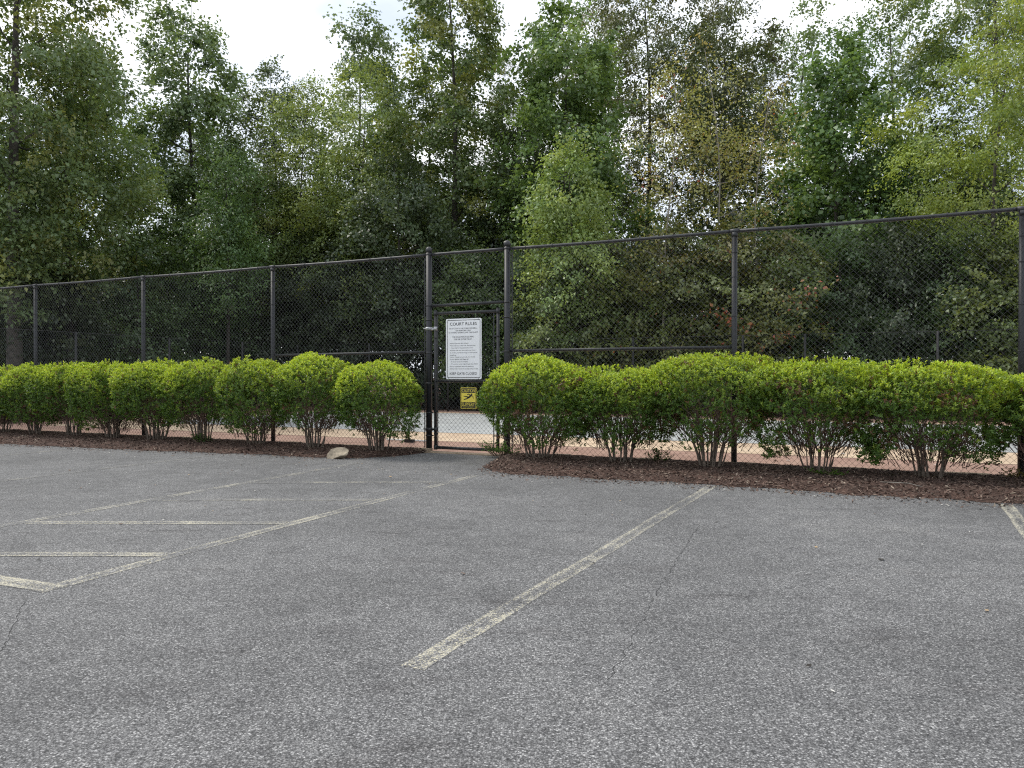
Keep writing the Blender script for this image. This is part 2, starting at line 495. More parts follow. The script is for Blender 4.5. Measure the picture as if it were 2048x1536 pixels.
def chips(name, label, beds, n, seed):
    r = np.random.default_rng(seed); P = []
    for (u, e), m in beds:
        i = r.integers(0, len(u), m)
        t = r.uniform(-0.02, 1, m)
        sp = r.random(m) < 0.05; t[sp] = -np.abs(r.normal(0, 0.10, sp.sum())) - 0.02      # spilled on the asphalt
        v = e[i] + (-0.18 - e[i]) * t
        uu = u[i] + r.uniform(-.03, .03, m)
        z = np.where(t < 0, 0.006, 0.012) + 0.058 * np.clip(t * np.abs(e[i]) / 0.55, 0, 1) ** 0.7
        P.append(np.stack([OX + uu * math.cos(TH) + v * math.sin(TH), OY - uu * math.sin(TH) + v * math.cos(TH), z], 1))
    P = np.concatenate(P); m = len(P)
    ln = r.uniform(0.008, 0.036, m); wd = r.uniform(0.003, 0.010, m)
    an = r.uniform(0, 2 * np.pi, m); ti = r.normal(0, 0.35, m)
    d = np.stack([np.cos(an) * np.cos(ti), np.sin(an) * np.cos(ti), np.sin(ti)], 1)
    s = np.stack([-np.sin(an), np.cos(an), r.normal(0, .4, m)], 1)
    V = np.stack([P - d * ln[:, None], P + s * wd[:, None], P + d * ln[:, None], P - s * wd[:, None]], 1).reshape(-1, 3)
    pal = np.array([(0.06, 0.039, 0.030), (0.105, 0.068, 0.052), (0.15, 0.098, 0.075), (0.21, 0.15, 0.115), (0.32, 0.26, 0.20)])
    c = pal[r.choice(5, m, p=[.28, .33, .25, .10, .04])] * r.uniform(.6, 1.15, (m, 1))
    o = obj(name, arrays_mesh(name, V, np.arange(m * 4).reshape(-1, 4), c), M_chip)
    tag(o, label, kind='stuff')
chips("mulch_chips", "loose bark chips and pine straw strewn over the mulch", [(bedL, 22000), (bedR, 22000)], 0, 3)

# small litter on the asphalt (bits of bark, pale flakes)
def litter():
    r = np.random.default_rng(5); m = 900
    u = r.uniform(-9, 8, m); v = -1.9 - np.abs(r.normal(0, 2.6, m)); v = np.clip(v, -9.5, -1.6)
    P = np.stack([OX + u * math.cos(TH) + v * math.sin(TH), OY - u * math.sin(TH) + v * math.cos(TH), np.full(m, 0.008)], 1)
    ln = r.uniform(0.004, 0.016, m); an = r.uniform(0, 6.28, m)
    ln[:26] = r.uniform(0.014, 0.028, 26)
    v[300:] = r.uniform(-2.3, -1.7, m - 300); v[-160:] = r.uniform(0.3, 9, 160); u[-160:] = r.uniform(-9, 9, 160); ln[-160:] *= 2.5
    P = np.stack([OX + u * math.cos(TH) + v * math.sin(TH), OY - u * math.sin(TH) + v * math.cos(TH), np.where(v > 0, 0.034, 0.008)], 1)
    d = np.stack([np.cos(an), np.sin(an), r.normal(0, .1, m)], 1); s = np.stack([-np.sin(an), np.cos(an), r.normal(0, .1, m)], 1)
    w = ln * r.uniform(.35, .8, m)
    V = np.stack([P - d * ln[:, None], P + s * w[:, None], P + d * ln[:, None], P - s * w[:, None]], 1).reshape(-1, 3)
    pal = np.array([(0.6, 0.58, 0.53), (0.03, 0.025, 0.02), (0.38, 0.27, 0.15), (0.16, 0.09, 0.05)])
    c = pal[r.choice(4, m, p=[.28, .34, .16, .22])]
    tag(obj("litter", arrays_mesh("litter", V, np.arange(m * 4).reshape(-1, 4), c), M_chip), "tiny bark bits and pale flakes scattered on the asphalt", kind='stuff')
litter()

# ------------------------------------------------------------------ chain link
def chain_mesh(name, x0, x1, z0, z1, dia=0.073, rad=0.0019, n=3):
    """interlocked zigzag wires filling x0..x1, z0..z1 in the plane y=0"""
    p = dia / 2
    nw = int(round((x1 - x0) / p)); px = (x1 - x0) / nw
    ns = int(round((z1 - z0) / p)); pz = (z1 - z0) / ns
    k = np.arange(ns + 1)
    V = []; Q = []; b = 0
    ang = np.arange(n) * 2 * np.pi / n
    for i in range(nw):
        sgn = np.where((k + i) % 2 == 0, -0.5, 0.5)
        x = x0 + (i + 0.5 + sgn * 1.04) * px
        y = sgn * 0.004 * (1 if i % 2 else -1)
        z = z0 + k * pz
        c = np.stack([x, y, z], 1)
        ring = np.stack([np.cos(ang) * rad * 1.25, np.sin(ang) * rad, np.zeros(n)], 1)
        V.append((c[:, None, :] + ring[None]).reshape(-1, 3))
        kk, j = np.meshgrid(np.arange(ns), np.arange(n), indexing='ij')
        a0 = (b + kk * n + j).ravel(); a1 = (b + kk * n + (j + 1) % n).ravel()
        Q.append(np.stack([a0, a1, a1 + n, a0 + n], 1))
        b += (ns + 1) * n
    return arrays_mesh(name, np.concatenate(V), np.concatenate(Q), smooth=True)

ZT = 3.02
def ball_cap(r):
    mb = MB(); prof = [(r * 1.09, -0.05), (r * 1.09, 0.0), (r * 1.0, 0.012), (r * 0.72, 0.030), (r * 0.38, 0.040), (0.001, 0.043)]
    mb.tube([(0, 0, z) for _, z in prof], [q for q, _ in prof], 16, True)
    return mb.mesh("cap")
def band_mesh(r, h=0.022):
    mb = MB(); mb.tube([(0, 0, -h / 2), (0, 0, h / 2)], r, 16); mb.box(r * 0.7, r + 0.028, -0.008, 0.008, -h / 2 + 0.002, h / 2 - 0.002)
    return mb.mesh("band")
def pipe(a, b, r, n=10, name="rail"):
    mb = MB(); mb.tube([a, b], r, n); return mb.mesh(name)

fence = tag(empty("chain_link_fence", W(0, 0), -TH), "tall black chain link fence along the front of the court, with the gate", "fence")
TERM = (-1.32, 0.0)
POSTS = (-13.72, -10.61, -7.50, -4.39, -1.32, 0.0, 3.21, 6.31, 9.41)
tm = MB().tube([(0, 0, -0.05), (0, 0, 3.10)], 0.047, 18).mesh("terminal_post")
lm = MB().tube([(0, 0, -0.05), (0, 0, ZT - 0.028)], 0.036, 16).mesh("line_post")
capm = ball_cap(0.047)
loopm = MB().tube([(-0.055, 0, 0), (0.055, 0, 0)], 0.030, 14).tube([(0, 0, -0.075), (0, 0, -0.02)], 0.041, 16).mesh("loop_cap")
bandm = band_mesh(0.050); bandt = band_mesh(0.0395, 0.010)
def tie_mesh(r):
    mb = MB(); mb.tube([(r * math.cos(a), r * math.sin(a), 0.006 * math.sin(a)) for a in np.linspace(0, 2 * math.pi, 13)], 0.003, 5); return mb.mesh("tie_wire")
tiep = tie_mesh(0.039)
for u in POSTS:
    if u in TERM:
        p = obj("post", tm, M_post, fence, (u, 0, 0))
        obj("cap", capm, M_rail, p, (0, 0, 3.10))
        for z, mt in ((ZT, M_galv if u < -1 else M_rail), (2.24, M_galv), (1.52, M_rail), (2.02, M_rail), (1.05, M_rail), (0.6, M_rail), (0.25, M_rail)):
            obj("band", bandm, None, p, (0, 0, z), (0, 0, 0 if u < -1 else math.pi))
            o_ = p.children[-1]
            if not bandm.materials: bandm.materials.append(M_rail)
            o_.material_slots[0].link = 'OBJECT'; o_.material_slots[0].material = mt
        # tension bar at the mesh edge
        for s in ((-1,) if u < -1 else (1,)):
            tb = MB().box(-0.008, 0.008, -0.003, 0.003, 0.06, ZT - 0.05).mesh("tension_bar")
            obj("tension_bar", tb, M_rail, p, (s * 0.078, 0.004, 0))
    else:
        p = obj("post", lm, M_post, fence, (u, 0.0, 0))
        obj("loop_cap", loopm, M_rail, p, (0, 0, ZT))
        for z in (0.5, 1.0, 1.45, 1.95, 2.4, 2.75):
            obj("tie_wire", tiep, M_rail, p, (0, 0, z + random.uniform(-.04, .04)))
for a, b in zip(POSTS[:-1], POSTS[1:]):
    ga = 0.05 if a in TERM else 0.0; gb = 0.05 if b in TERM else 0.0
    mb = MB(); n = 8
    sag = 0.0 if (a, b) == TERM else 0.010
    mb.tube([(a + ga + (b - a - ga - gb) * t / n, 0, ZT - sag * 4 * (t / n) * (1 - t / n)) for t in range(n + 1)], 0.0225, 12)
    obj("top_rail", mb.mesh("top_rail"), M_rail, fence)
tiemesh = tie_mesh(0.026)
bay = chain_mesh("chain_link_bay", 0.0, 3.10, 0.035, ZT - 0.01)
for a, b in zip(POSTS[:-1], POSTS[1:]):
    if (a, b) == TERM: continue
    o = obj("chain_link", bay, M_wire, fence, (a, -0.036, 0)); o.scale = ((b - a) / 3.10, 1, 1)
    o["kind"] = 'stuff'
    for k in range(7):
        obj("tie_wire", tiemesh, M_rail, fence, (a + 0.3 + k * 0.42 + random.uniform(-.03, .03), 0, ZT - 0.004), (0, R(90), 0))
o = obj("chain_link", chain_mesh("chain_link_transom", -1.26, -0.06, 2.25, ZT - 0.01), M_wire, fence, (0, -0.030, 0)); o["kind"] = 'stuff'
obj("brace_rail", pipe((-4.35, 0, 1.515), (-1.37, 0, 1.53), 0.021), M_rail, fence)
obj("brace_rail", pipe((0.05, 0, 1.53), (3.17, 0, 1.53), 0.021), M_rail, fence)
obj("transom_rail", pipe((-1.27, 0, 2.235), (-0.05, 0, 2.245), 0.022), M_rail, fence)

# gate
GL, GR_ = -1.205, -0.150
gate = tag(empty("gate", W(GL, 0), -TH), "narrow black chain link gate leaf between two tall posts", "gate")
gw = GR_ - GL
cornm = MB().tube([(0, 0, -0.032), (0, 0, 0.032)], 0.030, 14).mesh("elbow")
obj("stile", pipe((0, 0, 0.04), (0, 0, 2.165), 0.024, 12), M_rail, gate)
obj("stile", pipe((gw, 0, 0.04), (gw, 0, 2.165), 0.024, 12), M_rail, gate)
obj("gate_rail", pipe((0.01, 0, 2.115), (gw - 0.01, 0, 2.115), 0.022, 12), M_rail, gate)
obj("gate_rail", pipe((0.01, 0, 1.085), (gw - 0.01, 0, 1.085), 0.021, 12), M_rail, gate)
obj("gate_rail", pipe((0.01, 0, 0.070), (gw - 0.01, 0, 0.070), 0.024, 12), M_rail, gate)
for x, z in ((0, 2.115), (gw, 2.115), (0, 0.07), (gw, 0.07)):
    obj("corner_elbow", cornm, M_rail, gate, (x, 0, z))
o = obj("chain_link", chain_mesh("gate_mesh", 0.035, gw - 0.035, 0.055, 2.10), M_wire, gate, (0, -0.026, 0)); o["kind"] = 'stuff'
for x in (0.055, gw - 0.055):
    obj("tension_bar", MB().box(x - 0.007, x + 0.007, -0.030, -0.024, 0.09, 2.08).mesh("tension_bar"), M_rail, gate)
for x in (0.0, gw):
    for z in (0.28, 0.62, 0.95, 1.35, 1.75):
        mb = MB(); mb.tube([(x, 0, z - .010), (x, 0, z + .010)], 0.0275, 12)
        mb.box(min(x, x + (0.06 if x == 0 else -0.06)), max(x, x + (0.06 if x == 0 else -0.06)), -0.034, -0.030, z - .009, z + .009)
        obj("tension_band", mb.mesh("tension_band"), M_rail, gate)
for z in (1.885, 0.345):
    mb = MB(); mb.tube([(0, 0, z - .03), (0, 0, z + .03)], 0.030, 14); mb.tube([(-0.115, 0, z - .025), (-0.115, 0, z + .025)], 0.054, 16)
    mb.box(-0.09, -0.01, -0.016, 0.016, z - 0.014, z + 0.014); mb.tube([(-0.19, -0.04, z + .004), (-0.09, -0.058, z + .004)], 0.008, 8)
    obj("hinge", mb.mesh("hinge"), M_galv if z > 1 else M_rail, gate)
mb = MB(); mb.tube([(gw - 0.03, -0.02, 0.95), (gw + 0.14, -0.02, 0.95)], 0.010, 8); mb.box(gw - 0.04, gw + 0.04, -0.045, 0.03, 0.90, 1.0)
obj("latch", mb.mesh("latch"), M_rail, gate)

# ------------------------------------------------------------------ signs
_dg = None
def text_mesh(body, x0, x1, zc, h):
    cu = bpy.data.curves.new("lettering", 'FONT'); cu.body = body; cu.size = 1.0
    t = bpy.data.objects.new("tmp", cu); col.objects.link(t)
    bpy.context.view_layer.update()
    me = bpy.data.meshes.new_from_object(t.evaluated_get(bpy.context.evaluated_depsgraph_get()))
    bpy.data.objects.remove(t); bpy.data.curves.remove(cu)
    n = len(me.vertices); a = np.zeros(n * 3, dtype=np.float32); me.vertices.foreach_get("co", a); a = a.reshape(-1, 3)
    mn, mx_ = a.min(0), a.max(0)
    x = x0 + (a[:, 0] - mn[0]) / (mx_[0] - mn[0]) * (x1 - x0)
    z = zc + ((a[:, 1] - mn[1]) / (mx_[1] - mn[1]) - 0.5) * h
    me.vertices.foreach_set("co", np.stack([x, np.zeros(n), z], 1).astype(np.float32).ravel())
    me.update(); me.name = "lettering"
    return me

def rounded(w, h, r, n=5):
    pts = []
    for cx, cz, a0 in ((w - r, h - r, 0), (r, h - r, 90), (r, r, 180), (w - r, r, 270)):
        for k in range(n + 1):
            a = R(a0 + 90 * k / n); pts.append((cx + r * math.cos(a), cz + r * math.sin(a)))
    return pts
def plate(w, h, r, t, name, inset=0.0, y=0.0):
    p = rounded(w - 2 * inset, h - 2 * inset, r); p = [(x + inset, z + inset) for x, z in p]; n = len(p)
    mb = MB(); mb.add([(x, y - t, z) for x, z in p] + [(x, y, z) for x, z in p],
           [tuple(range(n - 1, -1, -1)), tuple(range(n, 2 * n))] + [(i, (i + 1) % n, n + (i + 1) % n, n + i) for i in range(n)])
    return mb.mesh(name)
def ring_plate(w, h, r, inset, th, y, name):
    a = [(x + inset, z + inset) for x, z in rounded(w - 2 * inset, h - 2 * inset, r)]
    i2 = inset + th; b = [(x + i2, z + i2) for x, z in rounded(w - 2 * i2, h - 2 * i2, max(r - th, 0.002))]; n = len(a)
    mb = MB(); mb.add([(x, y, z) for x, z in a + b], [((i + 1) % n, i, n + i, n + (i + 1) % n) for i in range(n)])
    return mb.mesh(name)

SW, SH = 0.600, 0.906
sign = tag(empty("court_rules_sign", W(-0.992, -0.052, 1.115), -TH), "large white COURT RULES board wired to the upper half of the gate", "sign")
obj("board", plate(SW, SH, 0.022, 0.003, "board"), M_signw, sign)
obj("border", ring_plate(SW, SH, 0.016, 0.020, 0.0075, -0.005, "border"), M_ink, sign)
def sx_(c): return (c - 120) / 530 * SW
def sz_(c): return SH - (c - 125) / 885 * SH
LINES = [("COURT RULES", 182, 580, 203, 44, 1), ("USE OF COURT IS FOR TENNIS, PICKLEBALL,", 168, 590, 270, 22, 2), ("AND BASKETBALL ONLY", 265, 498, 300, 20, 2),
 ("BY OWNERS, RESIDENTS, AND THEIR GUESTS", 165, 600, 331, 22, 2), ("THE FOLLOWING RULES APPLY", 218, 545, 392, 22, 2), ("FOR USE OF THE COURT", 250, 508, 427, 22, 2),
 ("Hours of Operation: 8am to Sunset", 180, 460, 488, 20, 2), ("Use of court is on a first come, first serve basis", 180, 562, 520, 19, 2),
 ("-  Court shall be relinquished after 1 hour", 185, 525, 555, 20, 2), ("All players must wear non-marking court shoes", 180, 558, 590, 20, 2),
 ("No smoking, alcoholic beverages, or food allowed", 180, 585, 625, 20, 2), ("inside fence", 180, 275, 657, 18, 2), ("Remove all equipment and trash when finished", 180, 553, 688, 20, 2),
 ("DO NOT REMOVE THE TENNIS NET", 180, 463, 722, 19, 2), ("-  It may be lowered for pickleball", 185, 452, 757, 20, 2), ("-  If lowered, return to original height when finished", 185, 598, 790, 20, 2),
 ("Play only as permitted within the fenced area", 180, 533, 826, 20, 2), ("Children under 12 must be accompanied by an adult", 180, 598, 860, 20, 2), ("KEEP GATE CLOSED", 178, 583, 928, 34, 1)]
for body, a, b, yc, h, k in LINES:
    obj("lettering", text_mesh(body, sx_(a), sx_(b), sz_(yc), h / 885 * SH), M_ink if k == 1 else M_ink2, sign, (0, -0.0055, 0))
for x, z in ((0.05, SH - 0.012), (SW - 0.05, SH - 0.012), (0.05, 0.012), (SW - 0.05, 0.012)):
    obj("bolt", MB().tube([(x, -0.009, z), (x, 0.0, z)], 0.006, 8).mesh("bolt"), M_galv, sign)

CW, CH = 0.262, 0.318
csign = tag(empty("caution_sign", W(-0.742, -0.050, 0.672), -TH), "small yellow and black CAUTION SLIPPERY sign on the lower half of the gate", "sign")
obj("board", plate(CW, CH, 0.012, 0.003, "board"), M_yellow, csign)
obj("border", ring_plate(CW, CH, 0.009, 0.007, 0.005, -0.0045, "border"), M_ink, csign)
def blk(x0, x1, z0, z1, y, name, mat):
    return obj(name, MB().box(x0, x1, y - 0.001, y, z0, z1).mesh(name), mat, csign)
blk(0.016, CW - 0.016, CH - 0.080, CH - 0.014, -0.0035, "black_band", M_ink)
blk(0.016, CW - 0.016, 0.014, 0.102, -0.0035, "black_band", M_ink)
obj("lettering", text_mesh("CAUTION", 0.024, CW - 0.024, CH - 0.046, 0.050), M_yellow, csign, (0, -0.006, 0))
obj("lettering", text_mesh("SLIPPERY", 0.024, CW - 0.024, 0.069, 0.050), M_yellow, csign, (0, -0.006, 0))
obj("lettering", text_mesh("WHEN WET OR ICY", 0.034, CW - 0.034, 0.029, 0.014), M_yellow, csign, (0, -0.006, 0))
fig = MB()
def limb(pts, w):
    pts = [Vector((x, 0, z)) for x, z in pts]
    for a, b, wa, wb in zip(pts[:-1], pts[1:], w[:-1], w[1:]):
        d = (b - a).normalized(); s = Vector((-d.z, 0, d.x))
        a2 = a - d * wa * 0.4; b2 = b + d * wb * 0.4
        fig.add([a2 - s * wa, a2 + s * wa, b2 + s * wb, b2 - s * wb], [(0, 1, 2, 3)])
fig.add([(0.185 + 0.013 * math.cos(a), 0, 0.218 + 0.013 * math.sin(a)) for a in np.linspace(0, 5.8, 14)], [tuple(range(14))])
limb([(0.170, 0.200), (0.140, 0.172)], [0.015, 0.012])
limb([(0.140, 0.172), (0.100, 0.182), (0.055, 0.190)], [0.011, 0.008, 0.006])
limb([(0.140, 0.172), (0.098, 0.150), (0.055, 0.138)], [0.011, 0.008, 0.006])
limb([(0.172, 0.202), (0.205, 0.190), (0.212, 0.155)], [0.007, 0.006, 0.005])
limb([(0.165, 0.205), (0.135, 0.222), (0.108, 0.212)], [0.007, 0.006, 0.005])
obj("falling_figure", fig.mesh("falling_figure"), M_ink, csign, (0, -0.0045, 0))

# ------------------------------------------------------------------ fence at the back and side of the court (lower)
BF = 11.5; HB = 2.30; SU = -13.6
def low_fence(name, label, length, start, rz, posts, hgt=HB):
    f = tag(empty(name, start, rz), label, "fence")
    pm = MB().tube([(0, 0, -0.05), (0, 0, hgt)], 0.032, 10).mesh("low_post")
    for x in posts: obj("post", pm, M_black, f, (x, 0, 0))
    obj("top_wire", pipe((0, 0, hgt - 0.01), (length, 0, hgt - 0.01), 0.006, 6), M_rail, f)
    m = chain_mesh("low_chain_link", 0, length, 0.04, hgt - 0.02, dia=0.21, rad=0.0026)
    o = obj("chain_link", m, M_wire_far, f, (0, -0.035, 0)); o["kind"] = 'stuff'
low_fence("back_fence", "lower dark chain link fence along the far side of the court", 13.4 - SU, W(SU, BF), -TH, [0.0, 3.1, 6.2, 9.3, 12.4, 15.5, 17.1, 20.2, 23.3, 26.4])
low_fence("side_fence", "dark chain link fence closing the far end of the court at left", BF, W(SU, 0.1), R(90) - TH, [2.9, 5.8, 8.7])

# court broom and pipe behind the shrub by the gate
br = tag(empty("court_broom", W(-2.33, 1.05), -TH), "court broom with black head leaning on the fence inside the court", "broom")
obj("handle", pipe((0, 0, 0.06), (-0.10, -1.0, 1.30), 0.012, 8, "handle"), M_pole, br)
mb = MB(); mb.box(-0.09, 0.09, -0.03, 0.03, 0.02, 0.075); mb.tube([(0, 0, 0.06), (-0.01, -0.05, 0.14)], 0.02, 8)
obj("broom_head", mb.mesh("broom_head"), M_black, br)
tag(obj("white_pipe", pipe((-0.55, 0.16, 0.045), (0.36, 0.12, 0.045), 0.017, 10, "white_pipe"), M_pipe, None, W(-2.33, 1.02), (0, 0, -TH)), "white plastic pipe lying on the court behind the gate post", "pipe")

# rock
def rock(loc, sx, sy, sz, seed):
    import bmesh
    bm = bmesh.new(); bmesh.ops.create_icosphere(bm, subdivisions=4, radius=1.0)
    r = np.random.default_rng(seed); pl = r.normal(0, 1, (11, 3)); pl /= np.linalg.norm(pl, axis=1)[:, None]; dd = r.uniform(.45, .85, 11)
    for v in bm.verts:
        p = np.array(v.co)
        for n_, d_ in zip(pl, dd):
            e = p @ n_ - d_
            if e > 0: p = p - n_ * e
        p = p + 0.015 * np.sin(p[[1, 2, 0]] * 17)
        v.co = (p[0] * sx, p[1] * sy, p[2] * sz)
    me = bpy.data.meshes.new("rock"); bm.to_mesh(me); bm.free()
    return obj("rock", me, M_rock, None, loc, (R(6), R(-7), R(-15)))
x, y, _ = W(-1.99, -1.36)
tag(rock((x, y, 0.045), 0.175, 0.13, 0.125, 9), "flat tan sandstone rock at the edge of the mulch", "rock")

# ------------------------------------------------------------------ leaves
def unit(a): return a / (np.linalg.norm(a, axis=1)[:, None] + 1e-9)
def leaf_quads(P, D, Nn, ln, wd, fold=0.25):
    """rhombic folded leaves: base P, direction D, normal Nn"""
    S = unit(np.cross(D, Nn)); Nn = np.cross(S, D)
    mid = P + D * (ln * 0.45)[:, None]
    up = Nn * (wd * fold)[:, None]
    tip = P + D * ln[:, None] - Nn * (ln * 0.08)[:, None]
    return np.stack([P, mid + S * (wd * .5)[:, None] + up, tip, mid - S * (wd * .5)[:, None] + up], 1).reshape(-1, 3)

# ------------------------------------------------------------------ clipped shrubs
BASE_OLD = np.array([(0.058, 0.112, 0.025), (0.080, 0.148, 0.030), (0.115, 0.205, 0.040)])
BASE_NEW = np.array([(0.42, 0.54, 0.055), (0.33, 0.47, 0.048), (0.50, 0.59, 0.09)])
DEAD = np.array([(0.16, 0.085, 0.05), (0.10, 0.06, 0.04)])
def shrub(u, v, hw, dep, top, seed, label, leggy=0.0, low=0.42, nspr=3700, side=0.0):
    r = np.random.default_rng(seed)
    x, y, _ = W(u, v)
    root = tag(empty("clipped_shrub", (x, y, 0.055), -TH), label, "shrub", "row of clipped shrubs in front of the fence")
    vig = r.uniform(0.78, 1.0)
    T = top - 0.055; zc = 0.5 * (low + T) + 0.06
    ph = r.uniform(0, 6.28, 6)
    def radial(d):
        th = np.arctan2(d[:, 1], d[:, 0])
        return 1 + 0.085 * np.sin(2 * th + ph[0] + d[:, 2]) + 0.06 * np.sin(3 * th + ph[1] + 2 * d[:, 2]) + 0.035 * np.sin(7 * th + ph[2] + 5 * d[:, 2]) + 0.03 * np.sin(9 * d[:, 2] + ph[3] + 2 * th)
    n = nspr
    d = unit(r.normal(0, 1, (n * 2, 3)))
    keep = (d[:, 2] > -0.80)
    # thin out the underside
    keep &= (r.random(len(d)) < np.where(d[:, 2] < -0.25, 0.95 - 0.22 * leggy, 1.0))
    # gaps where twigs show, in clumps round the flanks
    gp = np.sin(4 * np.arctan2(d[:, 1], d[:, 0]) + ph[4]) * np.sin(6 * d[:, 2] + ph[5]) + 0.6 * np.sin(9 * np.arctan2(d[:, 1], d[:, 0]) + ph[1] + 7 * d[:, 2])
    keep &= ~((gp > 0.85 - 0.25 * leggy) & (d[:, 2] < 0.45) & (r.random(len(d)) < 0.65))
    d = d[keep][:n]; n = len(d)
    stray = r.random(n) < 0.006
    rr = (radial(d) + np.where(stray, r.uniform(.03, .10, n), 0)) * np.where(r.random(n) < 0.76, r.uniform(0.94, 1.01, n), r.uniform(0.50, 0.92, n))
    # squared-off dome: superellipse
    e = r.uniform(2.05, 2.25) + 0.35 * leggy
    q = (np.abs(d[:, 0]) ** e + np.abs(d[:, 1]) ** e + np.abs(d[:, 2]) ** e) ** (1 / e)
    s = d / q[:, None] * rr[:, None]
    up = s[:, 2] > 0
    P = np.stack([s[:, 0] * hw, s[:, 1] * dep, zc + np.where(up, s[:, 2] * (T - zc), s[:, 2] * (zc - low))], 1)
    # shrink the lower part inwards, like a cup on its stems
    lowf = np.clip((zc - P[:, 2]) / (zc - low), 0, 1.2)
    P[:, :2] *= (1 - 0.07 * lowf ** 1.5)[:, None]
    P[:, 2] += np.where(s[:, 2] < -0.2, 0.10 * np.sin(6 * P[:, 0] + ph[1]) + 0.07 * np.sin(11 * P[:, 0] + ph[2]) + r.normal(0, .05, n), 0)
    P[:, 2] = np.maximum(P[:, 2], 0.16)
    nrm = unit(np.stack([s[:, 0] / hw, s[:, 1] / dep, s[:, 2] / 0.5], 1))
    ax = unit(nrm * 0.65 + np.array([0, 0, 0.75]) + r.normal(0, 0.33, (n, 3)))
    k = 9
    Pn = np.repeat(P, k, 0); A = np.repeat(ax, k, 0); m = n * k
    jj = np.tile(np.arange(k), n)
    rad = unit(np.cross(A, unit(r.normal(0, 1, (m, 3)))))
    tpos = (jj / k) * 0.038
    Pn = Pn + A * tpos[:, None] + r.normal(0, 0.006, (m, 3))
    D = unit(A * (0.35 + 0.9 * (jj / k))[:, None] + rad * 0.85)
    Nn = unit(A - D * (A * D).sum(1)[:, None] + r.normal(0, .15, (m, 3)))
    ln = r.uniform(0.022, 0.038, m); wd = ln * r.uniform(0.40, 0.56, m)
    V = leaf_quads(Pn, D, Nn, ln, wd, 0.3)
    # fresh growth on the outermost upper tips; older dark leaves elsewhere
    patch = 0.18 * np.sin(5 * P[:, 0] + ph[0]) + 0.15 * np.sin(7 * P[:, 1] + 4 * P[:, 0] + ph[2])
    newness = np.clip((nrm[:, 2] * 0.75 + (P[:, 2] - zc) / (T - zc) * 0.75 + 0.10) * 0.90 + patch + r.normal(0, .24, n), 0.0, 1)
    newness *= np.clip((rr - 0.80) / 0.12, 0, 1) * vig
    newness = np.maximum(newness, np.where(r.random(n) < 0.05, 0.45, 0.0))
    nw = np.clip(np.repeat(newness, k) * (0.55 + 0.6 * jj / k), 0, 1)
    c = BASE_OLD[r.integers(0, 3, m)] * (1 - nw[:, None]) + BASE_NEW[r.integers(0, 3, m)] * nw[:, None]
    blot = np.sin(5.3 * P[:, 0] + ph[3]) * np.sin(4.1 * P[:, 2] * 2 + ph[4]) * np.sin(3.7 * P[:, 1] + ph[5])
    dd = np.repeat(r.random(n) < (0.02 + 0.03 * leggy + np.where((blot > 0.45) & (nrm[:, 2] < 0.6), 0.10 + 0.38 * leggy, 0)), k); c[dd] = DEAD[r.integers(0, 2, dd.sum())]
    c *= r.uniform(0.8, 1.2, (m, 1))
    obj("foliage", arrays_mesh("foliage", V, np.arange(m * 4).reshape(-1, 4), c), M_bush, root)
    # stems: fan of stout stems, forking, then fine twigs
    st = MB(); tw = MB()
    ns = r.integers(11, 16)
    for i in range(ns):
        a = 2 * math.pi * i / ns + r.uniform(-.3, .3); sp = r.uniform(0.35, 1.0)
        b0 = np.array([math.cos(a) * 0.17 * sp, math.sin(a) * 0.12 * sp, -0.03])
        e1 = np.array([math.cos(a) * hw * 0.66 * sp, math.sin(a) * dep * 0.60 * sp, low + r.uniform(0.08, 0.30)])
        md = (b0 + e1) / 2 + np.array([-math.cos(a) * 0.06, -math.sin(a) * 0.04, 0.08]) + r.normal(0, .02, 3)
        r0 = r.uniform(0.007, 0.017)
        st.tube([b0, b0 * .5 + md * .5 + r.normal(0, .008, 3), md, md * .5 + e1 * .5 + r.normal(0, .015, 3), e1], [r0 * 1.25, r0, r0 * .85, r0 * .7, r0 * .45], 6, False)
        for j in range(3):
            s0 = md * (1 - j / 3) + e1 * (j / 3)
            e2 = s0 + np.array([r.normal(0, .16), r.normal(0, .12), r.uniform(.15, .38)])
            st.tube([s0, (s0 + e2) / 2 + r.normal(0, .015, 3), e2], [r0 * .5, r0 * .38, r0 * .2], 4, False)
    for i in range(int(170 + 120 * leggy)):
        a = r.uniform(0, 6.28); q = r.uniform(0.15, 0.92)
        p0 = np.array([math.cos(a) * hw * q * .6, math.sin(a) * dep * q * .6, low + r.uniform(-0.10, 0.25)])
        p1 = p0 + np.array([math.cos(a) * hw * .26 * r.uniform(.2, 1.2), math.sin(a) * dep * .26 * r.uniform(.2, 1.2), r.uniform(.10, .45)])
        p1[2] = min(p1[2], T - 0.12)
        tw.tube([p0, (p0 + p1) / 2 + r.normal(0, .02, 3), p1], [0.0045, 0.0035, 0.002], 3, False)
    obj("stems", st.mesh("stems"), M_stem, root)["kind"] = 'stuff'
    obj("twigs", tw.mesh("twigs"), M_twig, root)["kind"] = 'stuff'
    return root

